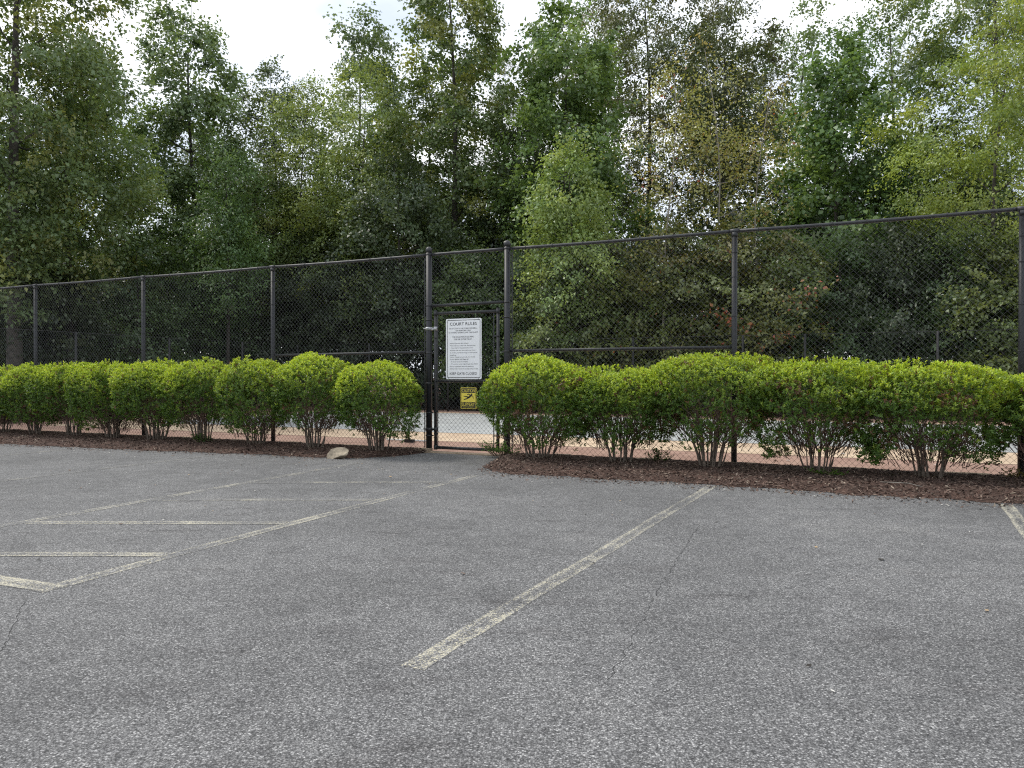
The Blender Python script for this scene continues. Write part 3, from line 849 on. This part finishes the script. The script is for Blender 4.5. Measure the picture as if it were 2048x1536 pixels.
SHRUBS = [
 (-1.80, 0.66, 0.60, 1.37, "round free-standing clipped shrub just before the gate, last of the long row", 0.1),
 (-2.98, 0.70, 0.60, 1.49, "tallest clipped shrub of the long row, second from the gate behind the rock", 0.1),
 (-4.14, 0.67, 0.60, 1.44, "third clipped shrub from the gate in the long row, in front of a fence post", 0.1),
 (-5.30, 0.66, 0.60, 1.41, "fourth clipped shrub from the gate in the long row", 0.4),
 (-6.42, 0.64, 0.60, 1.41, "fifth clipped shrub from the gate in the long row", 0.3),
 (-7.50, 0.61, 0.60, 1.40, "sixth clipped shrub from the gate in the long row", 0.1),
 (-8.55, 0.60, 0.60, 1.39, "seventh clipped shrub from the gate in the long row", 0.1),
 (-9.62, 0.61, 0.60, 1.36, "eighth clipped shrub from the gate in the long row", 0.1),
 (-10.65, 0.60, 0.60, 1.34, "clipped shrub at the left edge of the picture with grey stems", 0.2),
 (-11.70, 0.70, 0.60, 1.34, "clipped shrub farthest along the long row, cut off by the picture edge", 0.2),
 (0.78, 0.80, 0.62, 1.43, "broad clipped shrub overlapping the gate and the small yellow sign", 0.6),
 (1.90, 0.74, 0.60, 1.29, "lowest clipped shrub in the dip, second from the gate on its right", 0.7),
 (3.02, 0.86, 0.62, 1.45, "high domed clipped shrub with brown twigs, third right of the gate below the thin post", 0.6),
 (4.24, 0.80, 0.62, 1.37, "clipped shrub with low dark skirts, fourth right of the gate", 0.8),
 (5.36, 0.82, 0.62, 1.33, "open leggy clipped shrub with pale splayed stems, fifth right of the gate", 1.0),
 (6.55, 0.74, 0.62, 1.24, "clipped shrub cut off by the right edge of the picture", 0.7),
]
for i, (u, hw, dep, top, lab, lg) in enumerate(SHRUBS):
    shrub(u, -0.66, hw + (0.05 if -11 < u < -2.5 else 0), dep, top - (0.05 if u < 0 else 0.08), 100 + i, lab, lg, low=0.24 + 0.08 * math.sin(i * 2.3) if u < 0 else 0.25 + 0.05 * math.sin(i * 1.7), nspr=3700 if u < 0 else 4400)

# small weeds
def weed(name, u, v, n, rad, hgt, seed, label, tone=(0.05, 0.11, 0.02)):
    r = np.random.default_rng(seed); x, y, _ = W(u, v)
    root = tag(empty(name, (x, y, 0.04), -TH), label, "plant", "small sprouts at the foot of the fence")
    k = 9; a = r.uniform(0, 6.28, n); q = np.sqrt(r.random(n)) * rad
    e = np.stack([np.cos(a) * q * 1.3, np.sin(a) * q * .8, hgt * r.uniform(.3, 1, n)], 1)
    st = MB()
    for p in e: st.tube([(p[0] * .3, p[1] * .3, -0.02), (p[0] * .7, p[1] * .7, p[2] * .6), tuple(p)], [.003, .0025, .0015], 3, False)
    P = np.repeat(e, k, 0); t = np.tile(np.linspace(.35, 1, k), n)[:, None]
    P = P * t; m = n * k
    D = unit(r.normal(0, 1, (m, 3)) * np.array([1, 1, .4]) + np.array([0, 0, .35])); N_ = unit(r.normal(0, .4, (m, 3)) + np.array([0, 0, 1]))
    ln = r.uniform(.03, .055, m)
    c = np.array(tone) * r.uniform(.6, 1.7, (m, 1))
    obj("leaves", arrays_mesh("leaves", leaf_quads(P, D, N_, ln, ln * .45), np.arange(m * 4).reshape(-1, 4), c), M_bush, root)
    obj("stems", st.mesh("stems"), M_twig, root)["kind"] = 'stuff'
weed("weed", 0.06, -0.34, 46, 0.30, 0.20, 1, "low leafy sprout at the foot of the right gate post")
weed("weed", -5.25, -0.75, 26, 0.20, 0.22, 2, "low green sprout under the fourth shrub left of the gate")
weed("weed", 2.35, -0.45, 22, 0.16, 0.24, 3, "thin sprout between the dipped shrub and the high domed shrub")
weed("weed", 4.35, -0.95, 13, 0.18, 0.09, 4, "tiny light green seedlings in the mulch right of the gate", (0.06, 0.12, 0.02))
weed("weed", 6.25, -0.35, 20, 0.22, 0.14, 6, "weak sprout by the fence near the right edge of the picture", (0.10, 0.09, 0.03))
tag(obj("stick", MB().tube([W(4.85, -1.40, .072), W(4.98, -1.46, .080), W(5.10, -1.47, .082), W(5.22, -1.54, .062)], [.004, .005, .0045, .003], 6).mesh("stick"), M_barkp), "thin pale stick lying on the mulch right of the gate", "stick")

# ------------------------------------------------------------------ trees
PAL = {
 'dark': [((0.034, 0.053, 0.026), 5), ((0.046, 0.070, 0.032), 3), ((0.060, 0.085, 0.036), 1)],
 'green': [((0.045, 0.085, 0.028), 5), ((0.065, 0.115, 0.035), 4), ((0.09, 0.14, 0.035), 1)],
 'bright': [((0.070, 0.118, 0.036), 5), ((0.095, 0.145, 0.042), 4), ((0.055, 0.092, 0.032), 3)],
 'grey': [((0.065, 0.10, 0.045), 5), ((0.085, 0.125, 0.055), 4), ((0.05, 0.08, 0.035), 3)],
 'yel': [((0.105, 0.145, 0.042), 5), ((0.15, 0.185, 0.046), 3), ((0.072, 0.108, 0.036), 4)],
 'locust': [((0.16, 0.215, 0.036), 5), ((0.12, 0.18, 0.034), 4), ((0.22, 0.265, 0.045), 2)],
 'oak': [((0.055, 0.088, 0.032), 5), ((0.075, 0.11, 0.038), 4), ((0.13, 0.145, 0.038), 2)],
 'brown': [((0.050, 0.062, 0.030), 5), ((0.042, 0.062, 0.026), 5), ((0.068, 0.066, 0.035), 2), ((0.080, 0.098, 0.038), 3)],
 'turn': [((0.16, 0.16, 0.05), 5), ((0.12, 0.135, 0.04), 4), ((0.15, 0.12, 0.045), 1.5)],
 'maple': [((0.10, 0.13, 0.032), 5), ((0.135, 0.15, 0.038), 4), ((0.07, 0.11, 0.03), 3), ((0.16, 0.14, 0.045), 1)],
 'light': [((0.12, 0.165, 0.05), 5), ((0.09, 0.14, 0.04), 4), ((0.16, 0.20, 0.055), 2)],
}
TREE_GROUP = "trees behind the court"
def tree(name, x, y, H, prof, pal, seed, label, trunk=0.16, nc=230, lpc=62, leaf=0.145, cl=(0.62, 0.36), bark=None, tx=0.0, droop=0.1,
         trunk_to=0.86, shell=0.66, group=TREE_GROUP, aspect=0.62, lean=(0, 0), tone=2.15, dens=2.2, wob=0.014, cat="tree"):
    """x,y base in metres; prof = [(height, radius), ...] crown outline; tx = trunk offset at the base"""
    r = np.random.default_rng(seed)
    trunk *= 0.85; lpc = int(lpc * dens); leaf *= 0.93
    root = tag(empty(name, (x, y, -0.05)), label, cat, group)
    zs = np.array([p[0] for p in prof]); rs = np.array([p[1] for p in prof])
    # trunk polyline
    nt_ = 12; tz = np.linspace(0, H * trunk_to, nt_)
    ph = r.uniform(0, 6.28, 8)
    f = tz / H
    tpx = tx * (1 - f) ** 1.5 + lean[0] * f + wob * H * np.sin(5.1 * f + ph[0]) * f
    tpy = lean[1] * f + wob * H * np.sin(4.7 * f + ph[1]) * f
    tp = np.stack([tpx, tpy, tz], 1)
    tr = trunk * (1 - 0.9 * f) ** 1.35 + 0.006
    tr[0] *= 1.35
    mb = MB(); mb.tube(tp, list(tr), 9, False)
    # cluster centres inside an uneven envelope
    zz = np.linspace(zs[0], zs[-1], 200); rr = np.interp(zz, zs, rs)
    cdf = np.cumsum((rr / rr.max()) ** 1.25 + 0.07); cdf /= cdf[-1]
    z = np.interp(r.random(nc), cdf, zz)
    a = r.uniform(0, 2 * np.pi, nc)
    lobe = 1 + 0.22 * np.sin(2 * a + ph[2] + 0.9 * z) + 0.16 * np.sin(3 * a + ph[3] - 1.7 * z) + 0.13 * np.sin(1.9 * z + ph[4])
    q = np.where(r.random(nc) < shell, r.uniform(.72, 1.0, nc), np.sqrt(r.uniform(0.02, .7, nc)))
    rad = np.interp(z, zs, rs) * lobe * q
    cx = np.interp(z, tz, tp[:, 0]); cy = np.interp(z, tz, tp[:, 1])
    C = np.stack([cx + np.cos(a) * rad, cy + np.sin(a) * rad, z - droop * rad], 1)
    # branches: attach every cluster to the closest lower node
    order = np.argsort(rad)
    nodes = [tuple(p) for p in tp[2:]]; nr = [t for t in tr[2:]]
    for i in order:
        c = C[i]; NA = np.array(nodes); dv = c - NA
        dist = np.linalg.norm(dv, axis=1)
        cost = dist + np.where(dv[:, 2] < 0.35 * dist, (0.35 * dist - dv[:, 2]) * 1.3, 0)
        j = int(np.argmin(cost)); p0 = NA[j]; L_ = dist[j]
        if L_ < 0.15: continue
        mid = p0 * .5 + c * .5 + np.array([0, 0, -0.06 * L_]) + r.normal(0, .05, 3) * L_ * .6
        r0 = min(nr[j] * 0.62, 0.010 + 0.020 * L_)
        mb.tube([p0, mid, c], [r0, r0 * .75, max(r0 * .45, .005)], 4, False)
        nodes += [tuple(mid), tuple(c)]; nr += [r0 * .75, r0 * .5]
    obj("trunk", mb.mesh("trunk"), bark or M_bark, root)
    # leaves
    size = cl[0] * r.uniform(.6, 1.25, nc)
    cnt = np.maximum(6, (lpc * (size / cl[0]) ** 1.6 * r.uniform(.6, 1.3, nc)).astype(int))
    idx = np.repeat(np.arange(nc), cnt); m = len(idx)
    off = unit(r.normal(0, 1, (m, 3))) * (r.random(m) ** 0.72)[:, None] * 1.12
    off *= np.stack([size[idx], size[idx], size[idx] * (cl[1] / cl[0]) * r.uniform(.8, 1.3, nc)[idx]], 1)
    tl = r.normal(0, 0.45, (nc, 2))[idx]; off[:, 2] += off[:, 0] * tl[:, 0] + off[:, 1] * tl[:, 1]   # each spray tilts its own way
    outx = np.cos(a)[idx] * off[:, 0] + np.sin(a)[idx] * off[:, 1]
    off[:, 2] -= 0.22 * outx                                  # clusters hang outwards
    P = C[idx] + off
    P[:, 2] = np.maximum(P[:, 2], 0.15)
    radial = np.stack([np.cos(a)[idx], np.sin(a)[idx], np.zeros(m)], 1)
    D = unit(radial * 0.5 + r.normal(0, .7, (m, 3)) + np.array([0, 0, -0.35]))
    cn = r.normal(0, .32, (nc, 3))[idx]
    Nn = unit(r.normal(0, .36, (m, 3)) + cn + np.array([0, 0, 1.0]) + radial * 0.45)
    ln = leaf * r.uniform(.65, 1.25, m); wd = ln * aspect * r.uniform(.8, 1.2, m)
    pl = PAL[pal]; pc = np.array([p[0] for p in pl]); pw = np.array([p[1] for p in pl]); pw = pw / pw.sum()
    cc = pc[r.choice(len(pc), nc, p=pw)]
    lc = pc[r.choice(len(pc), m, p=pw)]
    c = (cc[idx] * .8 + lc * .2) * r.uniform(.88, 1.12, (m, 1)) * r.uniform(.82, 1.18, nc)[idx][:, None] * tone
    c = c * 0.88 + c.mean(1, keepdims=True) * 0.12
    if pal in ('turn', 'maple'):                              # a few sprays and single leaves already red
        rc = r.random(nc) < 0.035
        red = (rc[idx] & (r.random(m) < 0.30)) | (r.random(m) < 0.006)
        c[red] = np.array([(0.34, 0.085, 0.05), (0.32, 0.15, 0.06)])[r.integers(0, 2, red.sum())]
    V = leaf_quads(P, D, Nn, ln, wd)
    obj("crown", arrays_mesh("crown", V, np.arange(m * 4).reshape(-1, 4), c), M_leaf, root)
    return root

def pr(b, t, r, kind):
    """named crown outlines between heights b and t with widest radius r"""
    k = {'oval': [(0, .35), (.12, .75), (.35, 1), (.6, .92), (.84, .70), (1, .28)],
         'cone': [(0, .55), (.15, .95), (.3, 1), (.55, .78), (.8, .52), (1, .20)],
         'column': [(0, .5), (.1, .85), (.4, 1), (.75, .90), (.92, .66), (1, .32)],
         'dome': [(0, .5), (.2, .85), (.5, 1), (.75, .85), (.92, .5), (1, .2)],
         'top': [(0, .3), (.3, .7), (.6, 1), (.85, .8), (1, .3)]}[kind]
    return [(b + (t - b) * f, r * q) for f, q in k]

tree("oak_tree", -14.0, 21.0, 16.5, pr(3.0, 16.5, 3.0, 'oval'), 'oak', 1, "large oak with a thick grey trunk at the left edge of the picture", trunk=0.27, nc=370, lpc=60, tx=0.0)
tree("oak_tree", -13.9, 23.5, 11.6, pr(3.0, 11.6, 2.4, 'oval'), 'oak', 2, "yellowish green oak close beside the large left oak", trunk=0.18, nc=220, lpc=60)
tree("tulip_tree", -12.75, 30.0, 16.2, pr(4.0, 16.2, 2.0, 'column'), 'grey', 3, "narrow pointed grey green tree standing alone against the sky at left", trunk=0.2, nc=230, lpc=52, leaf=0.17, aspect=0.8, bark=M_barkd)
tree("cherry_tree", -10.3, 27.0, 9.7, pr(3.2, 9.7, 1.5, 'oval'), 'green', 4, "small tree with brownish drooping layered leaves below the narrow pointed tree", trunk=0.1, nc=120, lpc=55, leaf=0.15, aspect=0.36, droop=0.25, bark=M_barkd)
tree("oak_tree", -10.9, 34.0, 15.3, pr(4.0, 15.3, 2.2, 'oval'), 'dark', 5, "dark green tree with a blunt top below the open patch of sky", trunk=0.2, nc=250, lpc=58)
tree("birch_tree", -8.8, 31.0, 13.2, pr(3.5, 13.4, 2.1, 'oval'), 'yel', 6, "light yellow green slender tree right of the blunt dark tree", trunk=0.1, nc=170, lpc=48, leaf=0.12)
tree("tulip_tree", -6.9, 33.0, 17.2, pr(4.5, 17.2, 2.2, 'oval'), 'grey', 7, "pointed grey green tree behind the yellow green tree, left of the tallest", trunk=0.2, nc=190, lpc=52, leaf=0.17, aspect=0.8)
tree("birch_tree", -5.7, 29.0, 13.4, pr(3.0, 13.4, 2.2, 'oval'), 'yel', 8, "broad yellow green tree in front of the pointed grey green tree", trunk=0.11, nc=190, lpc=52, leaf=0.125)
tree("tulip_tree", -2.4, 30.0, 19.0, pr(4.0, 19.0, 2.4, 'column'), 'oak', 9, "tallest columnar green tree, cut by the top edge left of centre", trunk=0.24, nc=320, lpc=56, leaf=0.16, aspect=0.75)
tree("pine_tree", -0.35, 36.0, 17.2, pr(8.0, 17.2, 1.0, 'cone'), 'brown', 10, "thin dark pine in the sky gap just left of centre top", trunk=0.14, nc=120, lpc=60, leaf=0.16, aspect=0.16, bark=M_barkd)
tree("oak_tree", -4.1, 27.5, 9.4, pr(2.6, 9.4, 2.2, 'dome'), 'dark', 11, "dark rounded low tree below the tallest columnar tree", trunk=0.13, nc=190, lpc=58)
tree("tulip_tree", 2.05, 27.0, 14.6, pr(3.5, 14.6, 2.45, 'oval'), 'bright', 12, "full bright green tree right of centre with large leaves", trunk=0.19, nc=260, lpc=55, leaf=0.17, aspect=0.8)
tree("dogwood_tree", 1.85, 23.6, 8.6, pr(2.8, 8.6, 1.45, 'oval'), 'light', 13, "small pale green layered tree in front of the full bright green tree", trunk=0.08, nc=130, lpc=55, leaf=0.13, droop=0.2)
tree("oak_tree", 6.0, 33.5, 20.5, pr(4.0, 20.5, 3.5, 'top'), 'brown', 14, "tall thin-leaved brownish tree with sky showing through its middle", trunk=0.22, nc=330, lpc=56, shell=0.4, bark=M_barkd)
tree("oak_tree", 8.7, 31.0, 16.8, pr(7.0, 16.8, 2.4, 'top'), 'brown', 15, "brownish tree behind the thin pale trunks right of centre", trunk=0.18, nc=190, lpc=52, shell=0.4, bark=M_barkd)
tree("maple_sapling", 4.75, 23.0, 11.0, pr(3.4, 11.0, 1.2, 'top'), 'turn', 16, "thin pale trunked sapling with sparse turning leaves, leftmost of three", trunk=0.055, nc=95, lpc=24, leaf=0.11, bark=M_barkp, trunk_to=0.97, wob=0.035, dens=1.3)
tree("maple_sapling", 6.2, 23.2, 11.6, pr(3.4, 11.6, 1.2, 'top'), 'turn', 17, "thin pale trunked sapling with sparse turning leaves, middle of three", trunk=0.055, nc=95, lpc=22, leaf=0.11, bark=M_barkp, trunk_to=0.97, wob=0.035, dens=1.3)
tree("maple_sapling", 7.7, 23.0, 10.6, pr(3.6, 10.6, 1.1, 'top'), 'turn', 18, "thin pale trunked sapling with sparse turning leaves, rightmost of three", trunk=0.05, nc=85, lpc=22, leaf=0.11, bark=M_barkp, trunk_to=0.97, wob=0.035, dens=1.3)
tree("tulip_tree", 13.1, 34.0, 18.4, pr(6.0, 18.4, 2.2, 'oval'), 'grey', 19, "airy grey green treetop against the bright sky right of the saplings", trunk=0.16, nc=140, lpc=34, leaf=0.16, aspect=0.8)
tree("maple_tree", 10.9, 25.0, 12.6, pr(2.6, 12.4, 2.2, 'oval'), 'green', 20, "dark green maple with large leaves between the saplings and the yellow green locust", trunk=0.14, nc=200, lpc=52, leaf=0.17, aspect=0.85)
tree("oak_tree", 15.2, 30.0, 18.0, pr(5.0, 18.0, 3.1, 'oval'), 'green', 21, "green treetop behind the dark maple", trunk=0.18, nc=180, lpc=52)
tree("locust_tree", 13.4, 20.8, 11.4, pr(4.9, 11.4, 2.7, 'dome'), 'locust', 22, "feathery yellow green locust with a forked trunk near the right edge", trunk=0.11, nc=200, lpc=86, leaf=0.092, cl=(0.66, 0.24), tone=1.5, tx=0.45, wob=0.04, droop=0.15)
tree("oak_tree", 16.4, 25.5, 18.5, pr(5.5, 18.5, 3.6, 'dome'), 'oak', 23, "tall dark tree over the locust at the top right corner", trunk=0.22, nc=260, lpc=56)
tree("oak_tree", -16.2, 30.0, 12.6, pr(3.0, 12.6, 2.6, 'oval'), 'green', 26, "green tree in the second row behind the two left oaks", trunk=0.18, nc=190, lpc=54)

# understorey in front of and between the trunks
UNDER = [
 (-14.6, 22.0, 5.4, 2.0, 'dark', "dark low bushy tree left, below the thick oak trunk"), (-12.6, 24.5, 6.4, 2.0, 'green', "low bushy tree behind the second fence post from the left"),
 (-11.6, 27.6, 6.0, 1.9, 'green', "low bushy tree in the far left corner of the court"), (-9.9, 29.0, 5.6, 1.8, 'dark', "dark bushy tree behind the third fence post from the left"),
 (-7.9, 29.0, 5.9, 1.8, 'dark', "dark bushy tree left of the gate, under the yellow green tree"), (-6.2, 28.0, 6.4, 1.9, 'dark', "dark bushy tree low between the third post and the gate"),
 (-3.0, 27.0, 5.8, 1.8, 'dark', "dark bushy tree straight behind the gate"), (-1.3, 25.0, 5.6, 1.35, 'bright', "fresh green bushy tree above the court rules board"),
 (0.3, 24.4, 5.6, 1.5, 'green', "green bushy tree behind the right gate post"), (1.6, 23.4, 4.9, 1.5, 'light', "pale green bushy tree at the foot of the layered dogwood"),
 (3.0, 23.4, 5.6, 1.6, 'maple', "olive bushy tree left of the saplings"), (4.9, 22.4, 5.9, 1.7, 'maple', "olive young maple with a few red leaves below the saplings"),
 (6.5, 21.8, 5.7, 1.75, 'maple', "turning young maple with red leaves behind the thin line post"), (8.1, 21.6, 5.4, 1.6, 'maple', "yellowing young maple right of the thin line post"),
 (9.7, 21.4, 5.6, 1.7, 'green', "green bushy tree below the dark maple"), (11.2, 21.0, 5.6, 1.7, 'dark', "dark bushy tree below the locust"),
 (12.5, 20.4, 5.5, 1.6, 'green', "green bushy tree under the locust trunk"), (12.8, 18.9, 4.9, 1.0, 'yel', "yellowish bush behind the fence at the right edge"),
 (14.4, 19.6, 5.6, 1.7, 'green', "green bushy tree cut off by the right edge"), (-17.0, 22.5, 6.0, 2.0, 'green', "bushy tree beyond the left edge"),
]
first_of = {}
def copy_tree(src, x, y, rz, sc_, label, group="second row of trees in the wood"):
    c = src.copy(); col.objects.link(c); c.location = (x, y, -0.05); c.rotation_euler = (0, 0, rz); c.scale = (sc_[0], sc_[0], sc_[1])
    c["label"] = label; c["group"] = group
    for ch in src.children:
        d = ch.copy(); col.objects.link(d); d.parent = c
    return c
for i, (x, y, H, rr_, pal, lab) in enumerate(UNDER):
    if pal in first_of:
        src, h0, r0 = first_of[pal]
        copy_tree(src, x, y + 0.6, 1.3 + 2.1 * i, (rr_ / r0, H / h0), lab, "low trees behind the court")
    else:
        t_ = tree("understorey_tree", x, y + 0.6, H, pr(0.5, H, rr_, 'dome'), pal, 200 + i, lab, trunk=0.07, tone=1.25, nc=115, lpc=74, leaf=0.125, cl=(0.60, 0.20), group="low trees behind the court", bark=M_barkd, droop=0.2)  # low tone paints woodland shade into the understorey leaf colour
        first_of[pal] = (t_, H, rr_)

# the wood behind, a mass of leaves nobody could count
def wood():
    r = np.random.default_rng(77); nc = 2700
    u = r.uniform(-46, 44, nc); v = r.uniform(17, 36, nc)
    hmax = 7.0 + 2.0 * np.sin(u * .35) + 0.12 * (v - 20) + 1.5 * np.sin(u * .9 + 2)
    z = np.maximum(0.4, hmax * r.random(nc) ** 0.75)
    C = np.stack([OX + u * math.cos(TH) + v * math.sin(TH), OY - u * math.sin(TH) + v * math.cos(TH), z], 1)
    k = 54; idx = np.repeat(np.arange(nc), k); m = len(idx)
    off = unit(r.normal(0, 1, (m, 3))) * (r.random(m) ** .5)[:, None] * np.array([1.5, 1.5, .8])
    P = C[idx] + off; P[:, 2] = np.maximum(P[:, 2], .1)
    D = unit(r.normal(0, .8, (m, 3)) + np.array([0, 0, -.3])); Nn = unit(r.normal(0, .6, (m, 3)) + np.array([0, 0, 1]))
    ln = r.uniform(.16, .30, m)
    base = np.array([(0.024, 0.038, 0.018), (0.032, 0.050, 0.021), (0.045, 0.064, 0.025)])  # leaf colours darkened to stand in for deep shade inside the wood
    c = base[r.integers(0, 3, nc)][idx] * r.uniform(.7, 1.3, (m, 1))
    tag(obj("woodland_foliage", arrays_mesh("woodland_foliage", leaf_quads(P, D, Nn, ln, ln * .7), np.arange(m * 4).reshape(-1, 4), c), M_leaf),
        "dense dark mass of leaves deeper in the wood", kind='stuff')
wood()

# second row: copies of the trees in front, turned and set back in the wood
BYL = {o["label"]: o for o in bpy.data.objects if o.get("category") == "tree"}
def T_(key): return next(o for l, o in BYL.items() if key in l)
BACK = [("large oak with", -19.5, 24.0, 2.0, (1, 1), "green oak mostly beyond the left edge of the picture"), ("top right corner", 21.0, 26.5, 2.6, (1, .95), "green tree mostly beyond the right edge of the picture"),
 ("yellowish green oak", -21.5, 33, 1.1, (1.1, 1.0), "second-row tree behind the left edge oak"), ("tallest columnar", -17.6, 37, 2.0, (1.1, .80), "second-row tree showing between the two left oaks"),
 ("blunt top", -14.6, 37, .6, (1.1, .88), "second-row dark tree left of the narrow pointed tree"), ("second row behind", -10.4, 40, 2.6, (1.1, .85), "second-row tree under the open patch of sky"),
 ("dark rounded", -8.9, 36, 3.6, (1.2, 1.1), "second-row dark tree low behind the yellow green slender tree"), ("blunt top", -4.0, 36, 4.0, (1.2, 1.02), "second-row dark tree left of the tallest columnar tree"),
 ("full bright green", -0.6, 33, 2.2, (1.2, .95), "second-row tree under the thin pine"), ("dark rounded", 1.0, 30, 1.2, (1.1, 1.2), "second-row dark tree low behind the full bright green tree"),
 ("behind the dark maple", 3.6, 38, 5.0, (1.2, .72), "second-row tree low behind the brownish thin-leaved tree"), ("blunt top", 13.6, 33, 2.9, (1.1, .72), "second-row dark tree behind the dark maple"),
 ("tallest columnar", 17.5, 33, .4, (1.2, .85), "second-row tree behind the locust"), ("behind the thin pale trunks", 10.6, 37.0, 2.2, (1.25, 1.05), "second-row brownish tree above the rightmost sapling"), ("tall thin-leaved", 3.4, 36.5, 3.3, (.9, .95), "second-row brownish treetop between the bright green and brownish trees"),
 ("large left oak", -10.2, 31.5, 2.2, (.9, .85), "second-row oak low right of the narrow pointed tree"), ("dark rounded", 15.6, 26, 5.2, (1.1, 1.0), "second-row dark tree low under the locust crown"),
 ("dark rounded", 9.6, 29, 3.0, (1.1, .75), "second-row dark tree low behind the saplings"), ("behind the second fence post", -16.6, 26.5, 1.0, (1.2, 1.1), "low leafy copse left of the far court corner"), ("below the thick oak", -19.3, 28, 2.0, (1.2, 1.1), "low dark copse farther left behind the oaks"),
 ("straight behind the gate", -22.0, 30, 4.0, (1.4, 1.2), "low dark copse in the gap at the left edge"), ("far left corner", -14.8, 30, 3.0, (1.3, 1.1), "low leafy copse behind the leftmost fence post"), ("dark rounded", 5.0, 29, 4.4, (1.1, .72), "second-row dark tree low right of the pale dogwood")]
DEEP = ["far left end of the wood", "wood left of the narrow pointed tree", "wood behind the narrow pointed tree", "wood below the open patch of sky", "wood behind the yellow green trees", "wood behind the tallest columnar tree",
 "wood straight behind the gate", "wood behind the bright green tree", "wood behind the saplings", "wood behind the dark maple", "wood behind the locust", "far right end of the wood"]
SRC = ["blunt top", "tallest columnar", "full bright green", "dark rounded", "second row behind", "top right corner"]
for i, w_ in enumerate(DEEP):
    x_ = -33 + i * 5.6; zsc = (11.5 if i not in (7, 8) else 8.0)
    o_ = T_(SRC[i % 6]); hh_ = max(v.co.z for v in o_.children[1].data.vertices) if False else {"blunt top": 15.3, "tallest columnar": 19.0, "full bright green": 14.6, "dark rounded": 9.4, "second row behind": 12.6, "top right corner": 18.5}[SRC[i % 6]]
    BACK.append((SRC[i % 6], x_, 45 + 3 * math.sin(i * 2.1), 1.7 * i, (1.5, zsc / hh_), "deep background tree in the " + w_))
for key, x, y, rz, s_, lab in BACK: copy_tree(T_(key), x, y, rz, s_, lab)
import sys
print("triangles", sum(len(p.vertices) - 2 for me in bpy.data.meshes for p in me.polygons), file=sys.stderr)
